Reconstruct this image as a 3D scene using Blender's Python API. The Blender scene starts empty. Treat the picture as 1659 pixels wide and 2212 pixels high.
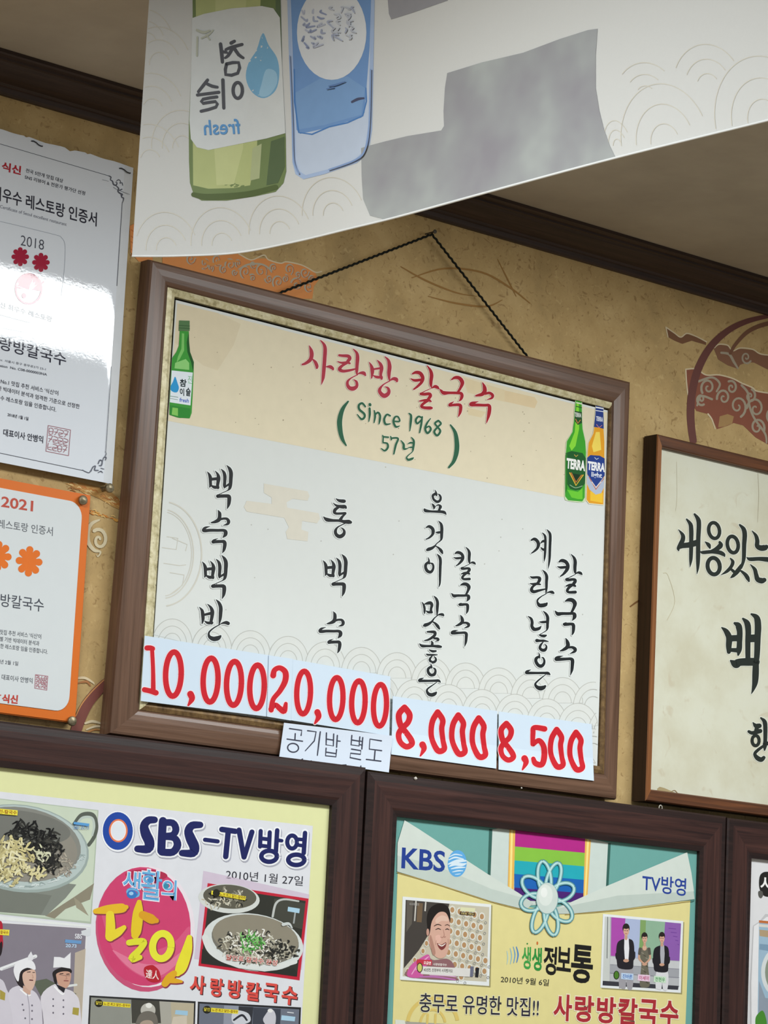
import bpy, bmesh, math, random
from mathutils import Vector, Matrix
from mathutils.geometry import tessellate_polygon

# ------------------------------------------------------------------ camera, light, exposure
SC = bpy.context.scene
COL = SC.collection
D = 3.1                                   # camera to wall, metres
K = D / 3.6
YAW, PITCH, ROLL, FPX = 0.69092398, 0.18170016, 0.04958044, 6266.95
CX, CY = 829.5, 1106.0
_f = Vector((math.sin(YAW) * math.cos(PITCH), math.cos(YAW) * math.cos(PITCH), math.sin(PITCH)))
_r = Vector((math.cos(YAW), -math.sin(YAW), 0))
_u = _r.cross(_f)
RR = math.cos(ROLL) * _r + math.sin(ROLL) * _u
UU = -math.sin(ROLL) * _r + math.cos(ROLL) * _u
CAM = Vector((0, -D, 0))

cd = bpy.data.cameras.new('camera')
cd.sensor_fit = 'HORIZONTAL'
cd.sensor_width = 36
cd.lens = FPX / 1659 * 36
cd.clip_start = 0.02
cam = bpy.data.objects.new('camera', cd)
COL.objects.link(cam)
m = Matrix((RR, UU, -_f)).transposed().to_4x4()
m.translation = CAM
cam.matrix_world = m
SC.camera = cam

ZC = 1.4165 * K                            # ceiling above the lens
w = bpy.data.worlds.new('room_ambient')
SC.world = w
w.use_nodes = True
w.node_tree.nodes['Background'].inputs[0].default_value = (0.96, 0.99, 1.0, 1)
w.node_tree.nodes['Background'].inputs[1].default_value = 0.22

def area(name, x, y, sx, sy, power, col=(0.95, 0.99, 1.0)):
    l = bpy.data.lights.new(name, 'AREA')
    l.shape = 'RECTANGLE'
    l.size, l.size_y = sx, sy
    l.energy = power
    l.color = col
    o = bpy.data.objects.new(name, l)
    COL.objects.link(o)
    o.location = (x, y, ZC - 0.012)
    return o

area('panel_and_fill_lamp', 3.50 * K, -1.21 * K, 1.60 * K, 0.48 * K, 33)
area('panel_and_fill_lamp', 0.75 * K, -1.3 * K, 1.4 * K, 0.56 * K, 46)  # unseen fill light, added to brighten the banner's left side and the certificates
area('panel_and_fill_lamp', 2.2 * K, -3.6 * K, 2.2 * K, 0.6 * K, 16)  # another added fill light, out of view and far from the wall

SC.view_settings.view_transform = 'Standard'
SC.view_settings.look = 'None'
SC.view_settings.exposure = 0.07
SC.view_settings.gamma = 1.0
SC.view_settings.use_curve_mapping = False

# ------------------------------------------------------------------ picture plane to place
def ray(px, py):
    return (px - CX) / FPX * RR - (py - CY) / FPX * UU + _f

class Flat:
    """a surface parallel to the wall at depth y"""
    def __init__(s, y): s.y = y
    def pt(s, px, py, off=0.0):
        d = ray(px, py)
        return CAM + d * ((s.y - off + D) / d.y)

class Bent:
    """a sheet whose depth changes with height"""
    def __init__(s, g): s.g = g
    def pt(s, px, py, off=0.0):
        d = ray(px, py)
        y = s.g(0.4)
        for _ in range(12):
            p = CAM + d * ((y - off + D) / d.y)
            y = 0.5 * y + 0.5 * s.g(p.z)
        return CAM + d * ((y - off + D) / d.y)

class Drape:
    """a vertical sheet following a plan curve"""
    def __init__(s, plan): s.plan = plan
    def pt(s, px, py, off=0.0):
        d = ray(px, py)
        best = None
        n = len(s.plan)
        for i in range(n - 1):
            a, b = s.plan[i], s.plan[i + 1]
            nx, ny = (a[1] - b[1]), (b[0] - a[0])
            L = math.hypot(nx, ny); nx /= L; ny /= L
            if nx > 0: nx, ny = -nx, -ny
            ax, ay = a[0] + nx * off, a[1] + ny * off
            den = d.x * nx + d.y * ny
            if abs(den) < 1e-9: continue
            t = ((ax - CAM.x) * nx + (ay - CAM.y) * ny) / den
            p = CAM + d * t
            ex, ey = b[0] - a[0], b[1] - a[1]
            u = ((p.x - ax) * ex + (p.y - ay) * ey) / (ex * ex + ey * ey)
            e = max(0, -u, u - 1)
            if best is None or e < best[0]: best = (e, p)
            if e == 0: break
        return best[1]

def Zm(x0, y0, s):
    return lambda x, y: (x0 + x / s, y0 + y / s)

# ------------------------------------------------------------------ materials
def lin(c):
    c /= 255.0
    return c / 12.92 if c <= 0.04045 else ((c + 0.055) / 1.055) ** 2.4

def rgb(h):
    return tuple(lin(int(h[i:i + 2], 16)) for i in (0, 2, 4))

_M = {}
def ink(h, rough=0.6, var=0.05, scale=60, gloss=False):
    """printed or painted colour with a little procedural unevenness"""
    key = (h, rough, var, scale, gloss)
    if key in _M: return _M[key]
    mt = bpy.data.materials.new('ink_' + h)
    mt.use_nodes = True
    nt = mt.node_tree
    bs = nt.nodes['Principled BSDF']
    tc = nt.nodes.new('ShaderNodeTexCoord')
    no = nt.nodes.new('ShaderNodeTexNoise')
    no.inputs['Scale'].default_value = scale
    no.inputs['Detail'].default_value = 3
    nt.links.new(tc.outputs['Object'], no.inputs['Vector'])
    mx = nt.nodes.new('ShaderNodeMix'); mx.data_type = 'RGBA'
    c = rgb(h)
    mx.inputs[6].default_value = (*[v * (1 - var) for v in c], 1)
    mx.inputs[7].default_value = (*[min(1, v * (1 + var)) for v in c], 1)
    nt.links.new(no.outputs['Fac'], mx.inputs[0])
    nt.links.new(mx.outputs[2], bs.inputs['Base Color'])
    bs.inputs['Roughness'].default_value = rough
    bs.inputs['Specular IOR Level'].default_value = 0.15
    if gloss:
        bs.inputs['Roughness'].default_value = 0.03
        bs.inputs['Specular IOR Level'].default_value = 0.5
        n2 = nt.nodes.new('ShaderNodeTexNoise')
        n2.inputs['Scale'].default_value = 300
        n2.inputs['Detail'].default_value = 4
        nt.links.new(tc.outputs['Object'], n2.inputs['Vector'])
        bp = nt.nodes.new('ShaderNodeBump')
        bp.inputs['Strength'].default_value = 0.022
        bp.inputs['Distance'].default_value = 0.001
        nt.links.new(n2.outputs['Fac'], bp.inputs['Height'])
        nt.links.new(bp.outputs['Normal'], bs.inputs['Normal'])
    _M[key] = mt
    return mt

def wood(name, dark, light, axis, rough=0.4, scale=1.0, spec=0.35):
    key = (name, axis)
    if key in _M: return _M[key]
    mt = bpy.data.materials.new(name + '_' + 'xyz'[axis])
    mt.use_nodes = True
    nt = mt.node_tree
    bs = nt.nodes['Principled BSDF']
    tc = nt.nodes.new('ShaderNodeTexCoord')
    mp = nt.nodes.new('ShaderNodeMapping')
    sc = [90.0 * scale, 90.0 * scale, 90.0 * scale]
    sc[axis] = 3.0
    mp.inputs['Scale'].default_value = sc
    nt.links.new(tc.outputs['Object'], mp.inputs['Vector'])
    no = nt.nodes.new('ShaderNodeTexNoise')
    no.inputs['Scale'].default_value = 1.6
    no.inputs['Detail'].default_value = 6
    no.inputs['Roughness'].default_value = 0.62
    no.inputs['Distortion'].default_value = 0.6
    nt.links.new(mp.outputs['Vector'], no.inputs['Vector'])
    cr = nt.nodes.new('ShaderNodeValToRGB')
    cr.color_ramp.elements[0].position = 0.30
    cr.color_ramp.elements[0].color = (*rgb(dark), 1)
    cr.color_ramp.elements[1].position = 0.72
    cr.color_ramp.elements[1].color = (*rgb(light), 1)
    nt.links.new(no.outputs['Fac'], cr.inputs['Fac'])
    nt.links.new(cr.outputs['Color'], bs.inputs['Base Color'])
    bs.inputs['Roughness'].default_value = rough
    bs.inputs['Specular IOR Level'].default_value = spec
    bp = nt.nodes.new('ShaderNodeBump')
    bp.inputs['Strength'].default_value = 0.12
    bp.inputs['Distance'].default_value = 0.001
    nt.links.new(no.outputs['Fac'], bp.inputs['Height'])
    nt.links.new(bp.outputs['Normal'], bs.inputs['Normal'])
    _M[key] = mt
    return mt

def mottled(name, stops, scale, detail=6, rough=0.7, metal=0.0, spec=0.2, bump=0.0, stretch=(1, 1, 1), flecks=None):
    """noise through a colour ramp; flecks = (colour, scale, threshold)"""
    mt = bpy.data.materials.new(name)
    mt.use_nodes = True
    nt = mt.node_tree
    bs = nt.nodes['Principled BSDF']
    tc = nt.nodes.new('ShaderNodeTexCoord')
    mp = nt.nodes.new('ShaderNodeMapping')
    mp.inputs['Scale'].default_value = stretch
    nt.links.new(tc.outputs['Object'], mp.inputs['Vector'])
    no = nt.nodes.new('ShaderNodeTexNoise')
    no.inputs['Scale'].default_value = scale
    no.inputs['Detail'].default_value = detail
    no.inputs['Roughness'].default_value = 0.6
    nt.links.new(mp.outputs['Vector'], no.inputs['Vector'])
    cr = nt.nodes.new('ShaderNodeValToRGB')
    els = cr.color_ramp.elements
    for i, (p, h) in enumerate(stops):
        e = els[i] if i < 2 else els.new(p)
        e.position = p
        e.color = (*rgb(h), 1)
    nt.links.new(no.outputs['Fac'], cr.inputs['Fac'])
    out = cr.outputs['Color']
    if flecks:
        for (fc, fs, th, amt, dist) in flecks:
            n2 = nt.nodes.new('ShaderNodeTexNoise')
            n2.inputs['Scale'].default_value = fs
            n2.inputs['Detail'].default_value = 3
            n2.inputs['Distortion'].default_value = dist
            nt.links.new(mp.outputs['Vector'], n2.inputs['Vector'])
            r2 = nt.nodes.new('ShaderNodeMapRange')
            r2.inputs[1].default_value = th
            r2.inputs[2].default_value = th + 0.08
            r2.inputs[3].default_value = 0
            r2.inputs[4].default_value = amt
            nt.links.new(n2.outputs['Fac'], r2.inputs[0])
            mx = nt.nodes.new('ShaderNodeMix'); mx.data_type = 'RGBA'
            nt.links.new(r2.outputs[0], mx.inputs[0])
            nt.links.new(out, mx.inputs[6])
            mx.inputs[7].default_value = (*rgb(fc), 1)
            out = mx.outputs[2]
    nt.links.new(out, bs.inputs['Base Color'])
    bs.inputs['Roughness'].default_value = rough
    bs.inputs['Metallic'].default_value = metal
    bs.inputs['Specular IOR Level'].default_value = spec
    if bump:
        bp = nt.nodes.new('ShaderNodeBump')
        bp.inputs['Strength'].default_value = bump
        bp.inputs['Distance'].default_value = 0.002
        nt.links.new(no.outputs['Fac'], bp.inputs['Height'])
        nt.links.new(bp.outputs['Normal'], bs.inputs['Normal'])
    return mt

# ------------------------------------------------------------------ objects
def link(o, parent=None):
    COL.objects.link(o)
    if parent:
        o.parent = parent
        o.matrix_parent_inverse = Matrix.Translation(-Vector(parent.location))
    return o

def thing(name, label, cat, loc, group=None):
    o = bpy.data.objects.new(name, None)
    o.empty_display_size = 0.05
    o.location = loc
    COL.objects.link(o)
    o['label'] = label
    o['category'] = cat
    if group: o['group'] = group
    return o

def meshobj(name, verts, faces, mats, fmat=None, parent=None, smooth=False):
    me = bpy.data.meshes.new(name)
    me.from_pydata([tuple(v) for v in verts], [], faces)
    for mt in mats: me.materials.append(mt)
    if fmat:
        for p, i in zip(me.polygons, fmat): p.material_index = i
    if smooth:
        for p in me.polygons: p.use_smooth = True
    me.update()
    return link(bpy.data.objects.new(name, me), parent)

def crom(P, n=6):
    """Catmull-Rom through points of any dimension"""
    if len(P) < 3: 
        a, b = P
        return [tuple(x + (y - x) * i / n for x, y in zip(a, b)) for i in range(n + 1)]
    out = []
    for i in range(len(P) - 1):
        p0 = P[max(i - 1, 0)]; p1 = P[i]; p2 = P[i + 1]; p3 = P[min(i + 2, len(P) - 1)]
        for k in range(n):
            t = k / n
            out.append(tuple(0.5 * (2 * b + (c - a) * t + (2 * a - 5 * b + 4 * c - d) * t * t + (3 * b - a - 3 * c + d) * t ** 3)
                             for a, b, c, d in zip(p0, p1, p2, p3)))
    out.append(tuple(P[-1]))
    return out

TXT = {}
def glyphs(s, bold):
    if (s, bold) in TXT: return TXT[(s, bold)]
    c = bpy.data.curves.new('writing', 'FONT')
    c.body = s
    c.offset = bold
    c.resolution_u = 3
    o = bpy.data.objects.new('writing', c)
    COL.objects.link(o)
    dg = bpy.context.evaluated_depsgraph_get()
    ev = o.evaluated_get(dg)
    me = ev.to_mesh()
    V = [(v.co.x, v.co.y) for v in me.vertices]
    Fc = [tuple(p.vertices) for p in me.polygons]
    ev.to_mesh_clear()
    bpy.data.objects.remove(o)
    bpy.data.curves.remove(c)
    TXT[(s, bold)] = (V, Fc)
    return V, Fc

class Art:
    """flat printing: coloured shapes given in photograph pixels, laid on a surface"""
    def __init__(s, surf, z=None, base=0.0002, dens=None, gloss=False, inc=5e-6):
        s.surf, s.z, s.base, s.n = surf, z or (lambda x, y: (x, y)), base, 0
        s.V, s.F, s.M, s.mats = [], [], [], []
        s.dens, s.inc = dens, inc
        s.gloss = gloss
    def mi(s, c):
        mt = ink(c, gloss=s.gloss) if isinstance(c, str) else c
        if mt not in s.mats: s.mats.append(mt)
        return s.mats.index(mt)
    def raw(s, pts, faces, c, step=0.0, q=1.0):
        off = s.base + s.n * s.inc
        s.n += q
        i0 = len(s.V)
        if s.dens:
            bm = bmesh.new()
            vs = [bm.verts.new((x, y, 0)) for x, y in pts]
            for f in faces:
                try: bm.faces.new([vs[i] for i in f])
                except ValueError: pass
            for _ in range(6):
                es = [e for e in bm.edges if e.calc_length() > s.dens]
                if not es: break
                bmesh.ops.subdivide_edges(bm, edges=es, cuts=1)
                bmesh.ops.triangulate(bm, faces=[f for f in bm.faces if len(f.verts) > 4])
            bm.verts.index_update()
            pts = [(v.co.x, v.co.y) for v in bm.verts]
            faces = [[v.index for v in f.verts] for f in bm.faces]
            bm.free()
        for k, (x, y) in enumerate(pts):
            s.V.append(s.surf.pt(x, y, off + step * k))
        k = s.mi(c)
        for f in faces:
            s.F.append([i0 + i for i in f]); s.M.append(k)
        return s
    def poly(s, pts, c, holes=(), z=True):
        P = [[s.z(*p) if z else p for p in pts]] + [[s.z(*p) if z else p for p in h] for h in holes]
        flat = [p for lp in P for p in lp]
        tr = tessellate_polygon([[Vector((x, y, 0)) for x, y in lp] for lp in P])
        return s.raw(flat, [list(t) for t in tr], c)
    def smooth(s, pts, c, n=4):
        q = [tuple(p) for p in pts]
        L = crom([q[-1]] + q + [q[0], q[1]], n)
        return s.poly(L[n:-n - 1], c)
    def ell(s, x, y, rx, ry, c, rot=0.0, n=36, a0=0, a1=360):
        t = math.radians(rot)
        P = []
        for i in range(n if a1 - a0 == 360 else n + 1):
            a = math.radians(a0 + (a1 - a0) * i / n)
            u, v = rx * math.cos(a), ry * math.sin(a)
            P.append((x + u * math.cos(t) - v * math.sin(t), y + u * math.sin(t) + v * math.cos(t)))
        return s.poly(P, c)
    def ring(s, x, y, rx, ry, wd, c, rot=0.0, n=40, a0=0, a1=360):
        t = math.radians(rot)
        P = []
        for i in range(n + 1):
            a = math.radians(a0 + (a1 - a0) * i / n)
            u, v = rx * math.cos(a), ry * math.sin(a)
            P.append((x + u * math.cos(t) - v * math.sin(t), y + u * math.sin(t) + v * math.cos(t), wd))
        return s.stroke(P, c, sm=1, cap=False)
    def stroke(s, P, c, grow=0.0, sm=6, cap=True, aff=None):
        """variable-width brush stroke; P = 'x y w, ...' or tuples"""
        if isinstance(P, str):
            P = [tuple(float(v) for v in q.split()) for q in P.split(',')]
        if aff:
            ax, bx, ay, by = aff
            P = [(ax * x + bx, ay * y + by, wd * 0.5 * (ax + ay)) for x, y, wd in P]
        if sm > 1: P = crom(P, sm)
        P = [(x, y, max(wd, 0.5) + grow) for x, y, wd in P]
        n = len(P)
        Lf, Rt, T = [], [], []
        for i in range(n):
            a = P[max(i - 1, 0)]; b = P[min(i + 1, n - 1)]
            tx, ty = b[0] - a[0], b[1] - a[1]
            L = math.hypot(tx, ty) or 1
            tx /= L; ty /= L
            h = P[i][2] / 2
            Lf.append((P[i][0] - ty * h, P[i][1] + tx * h))
            Rt.append((P[i][0] + ty * h, P[i][1] - tx * h))
            T.append((tx, ty))
        pts, faces = [], []
        if cap:
            x, y, wd = P[0]; tx, ty = T[0]; h = wd / 2
            cp = [(x - tx * h * math.sin(a) - ty * h * math.cos(a), y - ty * h * math.sin(a) + tx * h * math.cos(a))
                  for a in [math.pi * k / 6 for k in range(7)]]
            pts += cp; faces.append(list(range(7)))
        i0 = len(pts)
        for i in range(n): pts += [Lf[i], Rt[i]]
        for i in range(n - 1):
            faces.append([i0 + 2 * i, i0 + 2 * i + 1, i0 + 2 * i + 3, i0 + 2 * i + 2])
        if cap:
            x, y, wd = P[-1]; tx, ty = T[-1]; h = wd / 2
            i1 = len(pts)
            cp = [(x + tx * h * math.sin(a) - ty * h * math.cos(a), y + ty * h * math.sin(a) + tx * h * math.cos(a))
                  for a in [math.pi * k / 6 for k in range(7)]]
            pts += cp; faces.append([i1 + k for k in range(7)])
        return s.raw([s.z(*p) for p in pts], faces, c, step=0 if s.dens or not cap else 1e-7, q=1.0 if cap else 0.5)
    def brush(s, strokes, c, halo=None, grow=16, aff=None):
        L = [q for q in strokes.strip().split('\n') if q.strip()]
        if halo:
            for q in L: s.stroke(q, halo, grow=grow, aff=aff)
            s.n += 6
        for q in L: s.stroke(q, c, aff=aff)
        return s
    def text(s, t, bl, br, tl, c, bold=0.0, halo=None, grow=0.03):
        if halo:
            s._text(t, bl, br, tl, halo, bold + grow, ref=bold)
        return s._text(t, bl, br, tl, c, bold)
    def _text(s, t, bl, br, tl, c, bold, ref=None):
        V, Fc = glyphs(t, bold)
        Vr = V if ref is None else glyphs(t, ref)[0]
        x0 = min(v[0] for v in Vr); x1 = max(v[0] for v in Vr)
        y0 = min(v[1] for v in Vr); y1 = max(v[1] for v in Vr)
        pts = []
        for x, y in V:
            u = (x - x0) / (x1 - x0); v = (y - y0) / (y1 - y0)
            pts.append(s.z(bl[0] + u * (br[0] - bl[0]) + v * (tl[0] - bl[0]), bl[1] + u * (br[1] - bl[1]) + v * (tl[1] - bl[1])))
        d, s.dens = s.dens, None
        s.raw(pts, Fc, c)
        s.dens = d
        return s
    def build(s, name, parent=None, label=None):
        o = meshobj(name, s.V, s.F, s.mats, s.M, parent)
        if label: o['label'] = label
        return o

def sheet(name, surf, quad, mt, parent, thick=0.0006, n=1, label=None):
    """a thin solid sheet whose front follows surf; quad in photograph pixels TL TR BR BL"""
    V, F = [], []
    nx = ny = n
    for side, off in ((0, 0.0), (1, -thick)):
        for j in range(ny + 1):
            for i in range(nx + 1):
                u, v = i / nx, j / ny
                a = [quad[0][k] + (quad[1][k] - quad[0][k]) * u for k in (0, 1)]
                b = [quad[3][k] + (quad[2][k] - quad[3][k]) * u for k in (0, 1)]
                p = surf.pt(a[0] + (b[0] - a[0]) * v, a[1] + (b[1] - a[1]) * v, 0)
                V.append(p + Vector((0, -off if side else 0, 0)))
    S = (nx + 1) * (ny + 1)
    for j in range(ny):
        for i in range(nx):
            a = j * (nx + 1) + i
            F.append([a, a + nx + 1, a + nx + 2, a + 1])
            F.append([S + a, S + a + 1, S + a + nx + 2, S + a + nx + 1])
    for i in range(nx):
        a = i; F.append([a, a + 1, S + a + 1, S + a])
        a = ny * (nx + 1) + i; F.append([a + 1, a, S + a, S + a + 1])
    for j in range(ny):
        a = j * (nx + 1); F.append([a + nx + 1, a, S + a, S + a + nx + 1])
        a = j * (nx + 1) + nx; F.append([a, a + nx + 1, S + a + nx + 1, S + a])
    o = meshobj(name, V, F, [mt], None, parent)
    if label: o['label'] = label
    return o

def box(name, x0, x1, y0, y1, z0, z1, mt, parent=None, bev=0.0):
    bm = bmesh.new()
    bmesh.ops.create_cube(bm, size=1)
    for v in bm.verts:
        v.co = Vector((x0 + (v.co.x + .5) * (x1 - x0), y0 + (v.co.y + .5) * (y1 - y0), z0 + (v.co.z + .5) * (z1 - z0)))
    if bev:
        bmesh.ops.bevel(bm, geom=bm.edges[:], offset=bev, segments=2, affect='EDGES')
    me = bpy.data.meshes.new(name)
    bm.to_mesh(me); bm.free()
    me.materials.append(mt)
    return link(bpy.data.objects.new(name, me), parent)

def frame(parent, outer, inner, prof, mh, mv, names=('rail', 'stile'), edge=None):
    """four mitred members; outer/inner = corners (x,z) TL TR BR BL; prof = [(t, y)] across the member"""
    for k in range(4):
        a, b = k, (k + 1) % 4
        V, F = [], []
        for c in (a, b):
            for t, y in prof:
                V.append((outer[c][0] + (inner[c][0] - outer[c][0]) * t, y, outer[c][1] + (inner[c][1] - outer[c][1]) * t))
        n = len(prof)
        for i in range(n):
            j = (i + 1) % n
            F.append([i, j, n + j, n + i])
        F.append(list(range(n))[::-1]); F.append([n + i for i in range(n)])
        fm = [1 if edge and i < n and not edge[0] < (prof[i][0] + prof[(i + 1) % n][0]) / 2 < edge[1] else 0 for i in range(len(F))]
        o = meshobj(names[k % 2], V, F, [mh[k] if isinstance(mh, list) else mh if k % 2 == 0 else mv] + ([edge[2]] if edge else []), fm, parent)
        bm = bmesh.new(); bm.from_mesh(o.data)
        bmesh.ops.recalc_face_normals(bm, faces=bm.faces[:]); bm.to_mesh(o.data); bm.free()

def tube(name, pts, r, mt, parent=None, sides=8, wob=None):
    V, F = [], []
    n = len(pts)
    for i, p in enumerate(pts):
        p = Vector(p)
        a = Vector(pts[max(i - 1, 0)]); b = Vector(pts[min(i + 1, n - 1)])
        t = (b - a).normalized()
        s1 = t.cross(Vector((0, 1, 0.01))).normalized(); s2 = t.cross(s1)
        for k in range(sides):
            an = 2 * math.pi * k / sides
            rr = r if not wob else r * (1 + wob * math.sin(i * 1.3 + an * 1))
            V.append(p + s1 * rr * math.cos(an) + s2 * rr * math.sin(an))
    for i in range(n - 1):
        for k in range(sides):
            k2 = (k + 1) % sides
            F.append([i * sides + k, i * sides + k2, (i + 1) * sides + k2, (i + 1) * sides + k])
    F.append(list(range(sides))[::-1]); F.append([(n - 1) * sides + k for k in range(sides)])
    return meshobj(name, V, F, [mt], None, parent, smooth=True)

def bolt(name, P, r, y0, y1, mt, parent):
    """round stand-off bolt pointing out of the wall, domed head"""
    prof = [(0.55, y0), (0.55, y1 + 0.004), (1.0, y1 + 0.004), (1.0, y1 + 0.001), (0.85, y1), (0.0, y1 - 0.0004)]
    V, F = [], []
    n = 20
    for q, y in prof:
        for k in range(n):
            a = 2 * math.pi * k / n
            V.append((P.x + r * q * math.cos(a), y, P.z + r * q * math.sin(a)))
    for i in range(len(prof) - 1):
        for k in range(n):
            k2 = (k + 1) % n
            F.append([i * n + k, (i + 1) * n + k, (i + 1) * n + k2, i * n + k2])
    return meshobj(name, V, F, [mt], None, parent, smooth=True)

def rnd(seed): return random.Random(seed)
# ------------------------------------------------------------------ the room
WALL = mottled('mulberry_wallpaper', [(0.28, 'A48C60'), (0.5, 'BA9E6C'), (0.72, 'CBB07E')], 9 / K, rough=0.75, bump=0.15,
               flecks=[('7A5A34', 55, 0.61, 0.5, 2.5), ('D2B884', 90, 0.62, 0.45, 1.0), ('8E7046', 150, 0.60, 0.22, 1.5)])
CEIL = mottled('ceiling_paper', [(0.3, '9C9284'), (0.7, 'B0A696')], 5, rough=0.8, bump=0.05)
TRIMM = wood('crown_wood', '2C211D', '45352E', 0, rough=0.45)
FLOORM = mottled('floor_tile', [(0.3, '9A8B78'), (0.7, 'B3A48E')], 4, rough=0.5)

def struct(o):
    o['kind'] = 'structure'
    return o

# wallpaper with its printed scraps and arcs: one object
wa = Art(Flat(0.0), base=0.0003)
x0, x1 = -0.8, 6.2
wa_floor = -1.25
i0 = len(wa.V)
for (x, y, z) in ((x0, 0, wa_floor), (x1, 0, wa_floor), (x1, 0, ZC), (x0, 0, ZC), (x0, .08, wa_floor), (x1, .08, wa_floor), (x1, .08, ZC), (x0, .08, ZC)):
    wa.V.append(Vector((x, y, z)))
for f in ((0, 1, 2, 3), (5, 4, 7, 6), (3, 2, 6, 7), (1, 0, 4, 5), (0, 3, 7, 4), (2, 1, 5, 6)):
    wa.F.append([i0 + k for k in f]); wa.M.append(wa.mi(WALL))

def spiral(a, x, y, r, c, wd, turns=1.3, ph=0.0, sx=0.8, cw=1):
    P = []
    for i in range(26):
        t = i / 25
        an = ph + cw * t * turns * 2 * math.pi
        q = r * (1 - 0.86 * t)
        P.append((x + sx * q * math.cos(an), y + q * math.sin(an), wd * (1 - 0.3 * t)))
    a.stroke(P, c, sm=1)

SCR, SCRL, CREAM, RINGC = '8C5644', 'A59A86', 'D6C6A4', '6E4640'
wa.z = Zm(1100, 640, 2.968)
# torn scraps on the right
wa.poly([(1005, 200), (1060, 238), (1100, 265), (1140, 240), (1200, 262), (1262, 295), (1262, 312), (1170, 285), (1110, 305), (1060, 285), (1020, 262)], '7C5840')
wa.stroke('1005 198 8, 1060 236 7, 1100 262 8, 1140 238 8, 1200 258 7, 1265 292 8', CREAM)
wa.stroke('1005 198 8, 1012 235 7, 1018 262 6', CREAM)
wa.poly([(1310, 330), (1345, 310), (1400, 318), (1430, 352), (1480, 335), (1560, 345), (1620, 375), (1760, 385), (1760, 470), (1659, 470), (1570, 425), (1520, 425), (1480, 440), (1466, 465), (1400, 442), (1340, 405)], '86604A')
wa.stroke('1315 330 8, 1345 308 8, 1400 314 8, 1432 350 7, 1480 332 8, 1560 340 8, 1620 372 8, 1760 382 8', CREAM)
wa.stroke('1360 362 14, 1410 372 16, 1440 420 16, 1466 462 10', SCRL)
spiral(wa, 1520, 392, 42, SCRL, 12, ph=0.6)
wa.poly([(1132, 470), (1200, 468), (1262, 508), (1345, 508), (1430, 530), (1490, 560), (1560, 590), (1600, 615), (1800, 640), (1800, 985), (1659, 950), (1580, 905), (1500, 828), (1440, 812), (1400, 830), (1332, 852), (1310, 800), (1275, 755), (1200, 735), (1140, 625)], SCR)
wa.poly([(1350, 770), (1400, 755), (1440, 770), (1430, 815), (1380, 835), (1340, 840)], 'A8875A')
wa.stroke('1132 472 9, 1136 540 8, 1145 630 8', CREAM)
wa.stroke('1132 468 9, 1200 466 9, 1262 504 9, 1345 504 9, 1430 526 9, 1490 556 9, 1560 586 9, 1600 611 9, 1800 636 9', CREAM)
wa.stroke('1275 755 10, 1300 790 9, 1320 850 6', CREAM)
for (sx_, sy_, sr, ph, cw) in ((1275, 585, 58, 2.5, 1), (1375, 650, 55, 3.0, 1), (1465, 705, 72, 1.2, -1), (1425, 585, 45, 4.2, 1), (1580, 720, 70, 3.2, 1), (1590, 840, 60, 0.4, -1), (1230, 660, 40, 1.0, 1), (1690, 760, 60, 1.0, 1), (1545, 640, 45, 5.0, 1)):
    spiral(wa, sx_, sy_, sr, SCRL, 15, ph=ph, cw=cw)
wa.stroke('1215 545 15, 1300 520 14, 1350 560 14, 1330 610 12', SCRL)
wa.stroke('1490 570 15, 1530 620 15, 1540 700 14, 1570 780 14, 1640 880 14, 1650 940 10', SCRL)
wa.stroke('1205 700 12, 1230 640 14, 1300 660 14', SCRL)
# arcs
wa.stroke('1180 925 46, 1168 840 48, 1163 740 50, 1172 620 50, 1210 470 50, 1290 325 46, 1400 222 40, 1520 162 34, 1660 128 26, 1800 110 24', RINGC)
wa.stroke('1418 365 20, 1450 310 22, 1520 235 26, 1600 192 28, 1700 165 28', '7A5642')
# thin bamboo strokes printed above the hanging sign
wa.z = lambda x, y: (x, y)
for q in ('866 576 2, 920 606 4, 985 632 3, 1030 640 1', '890 600 2, 960 580 4, 1040 588 4, 1100 620 4, 1145 655 2', '925 640 1.5, 985 655 4, 1050 662 4, 1085 648 1.5', '1075 560 1.5, 1100 610 3, 1115 640 1.5'):
    wa.stroke(q, '9A7440')
wa.stroke('1300 985 1, 1318 960 2, 1330 930 1', '7A5A34'); wa.stroke('1362 1310 3, 1380 1298 4, 1400 1295 2', '7A5632')
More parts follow.
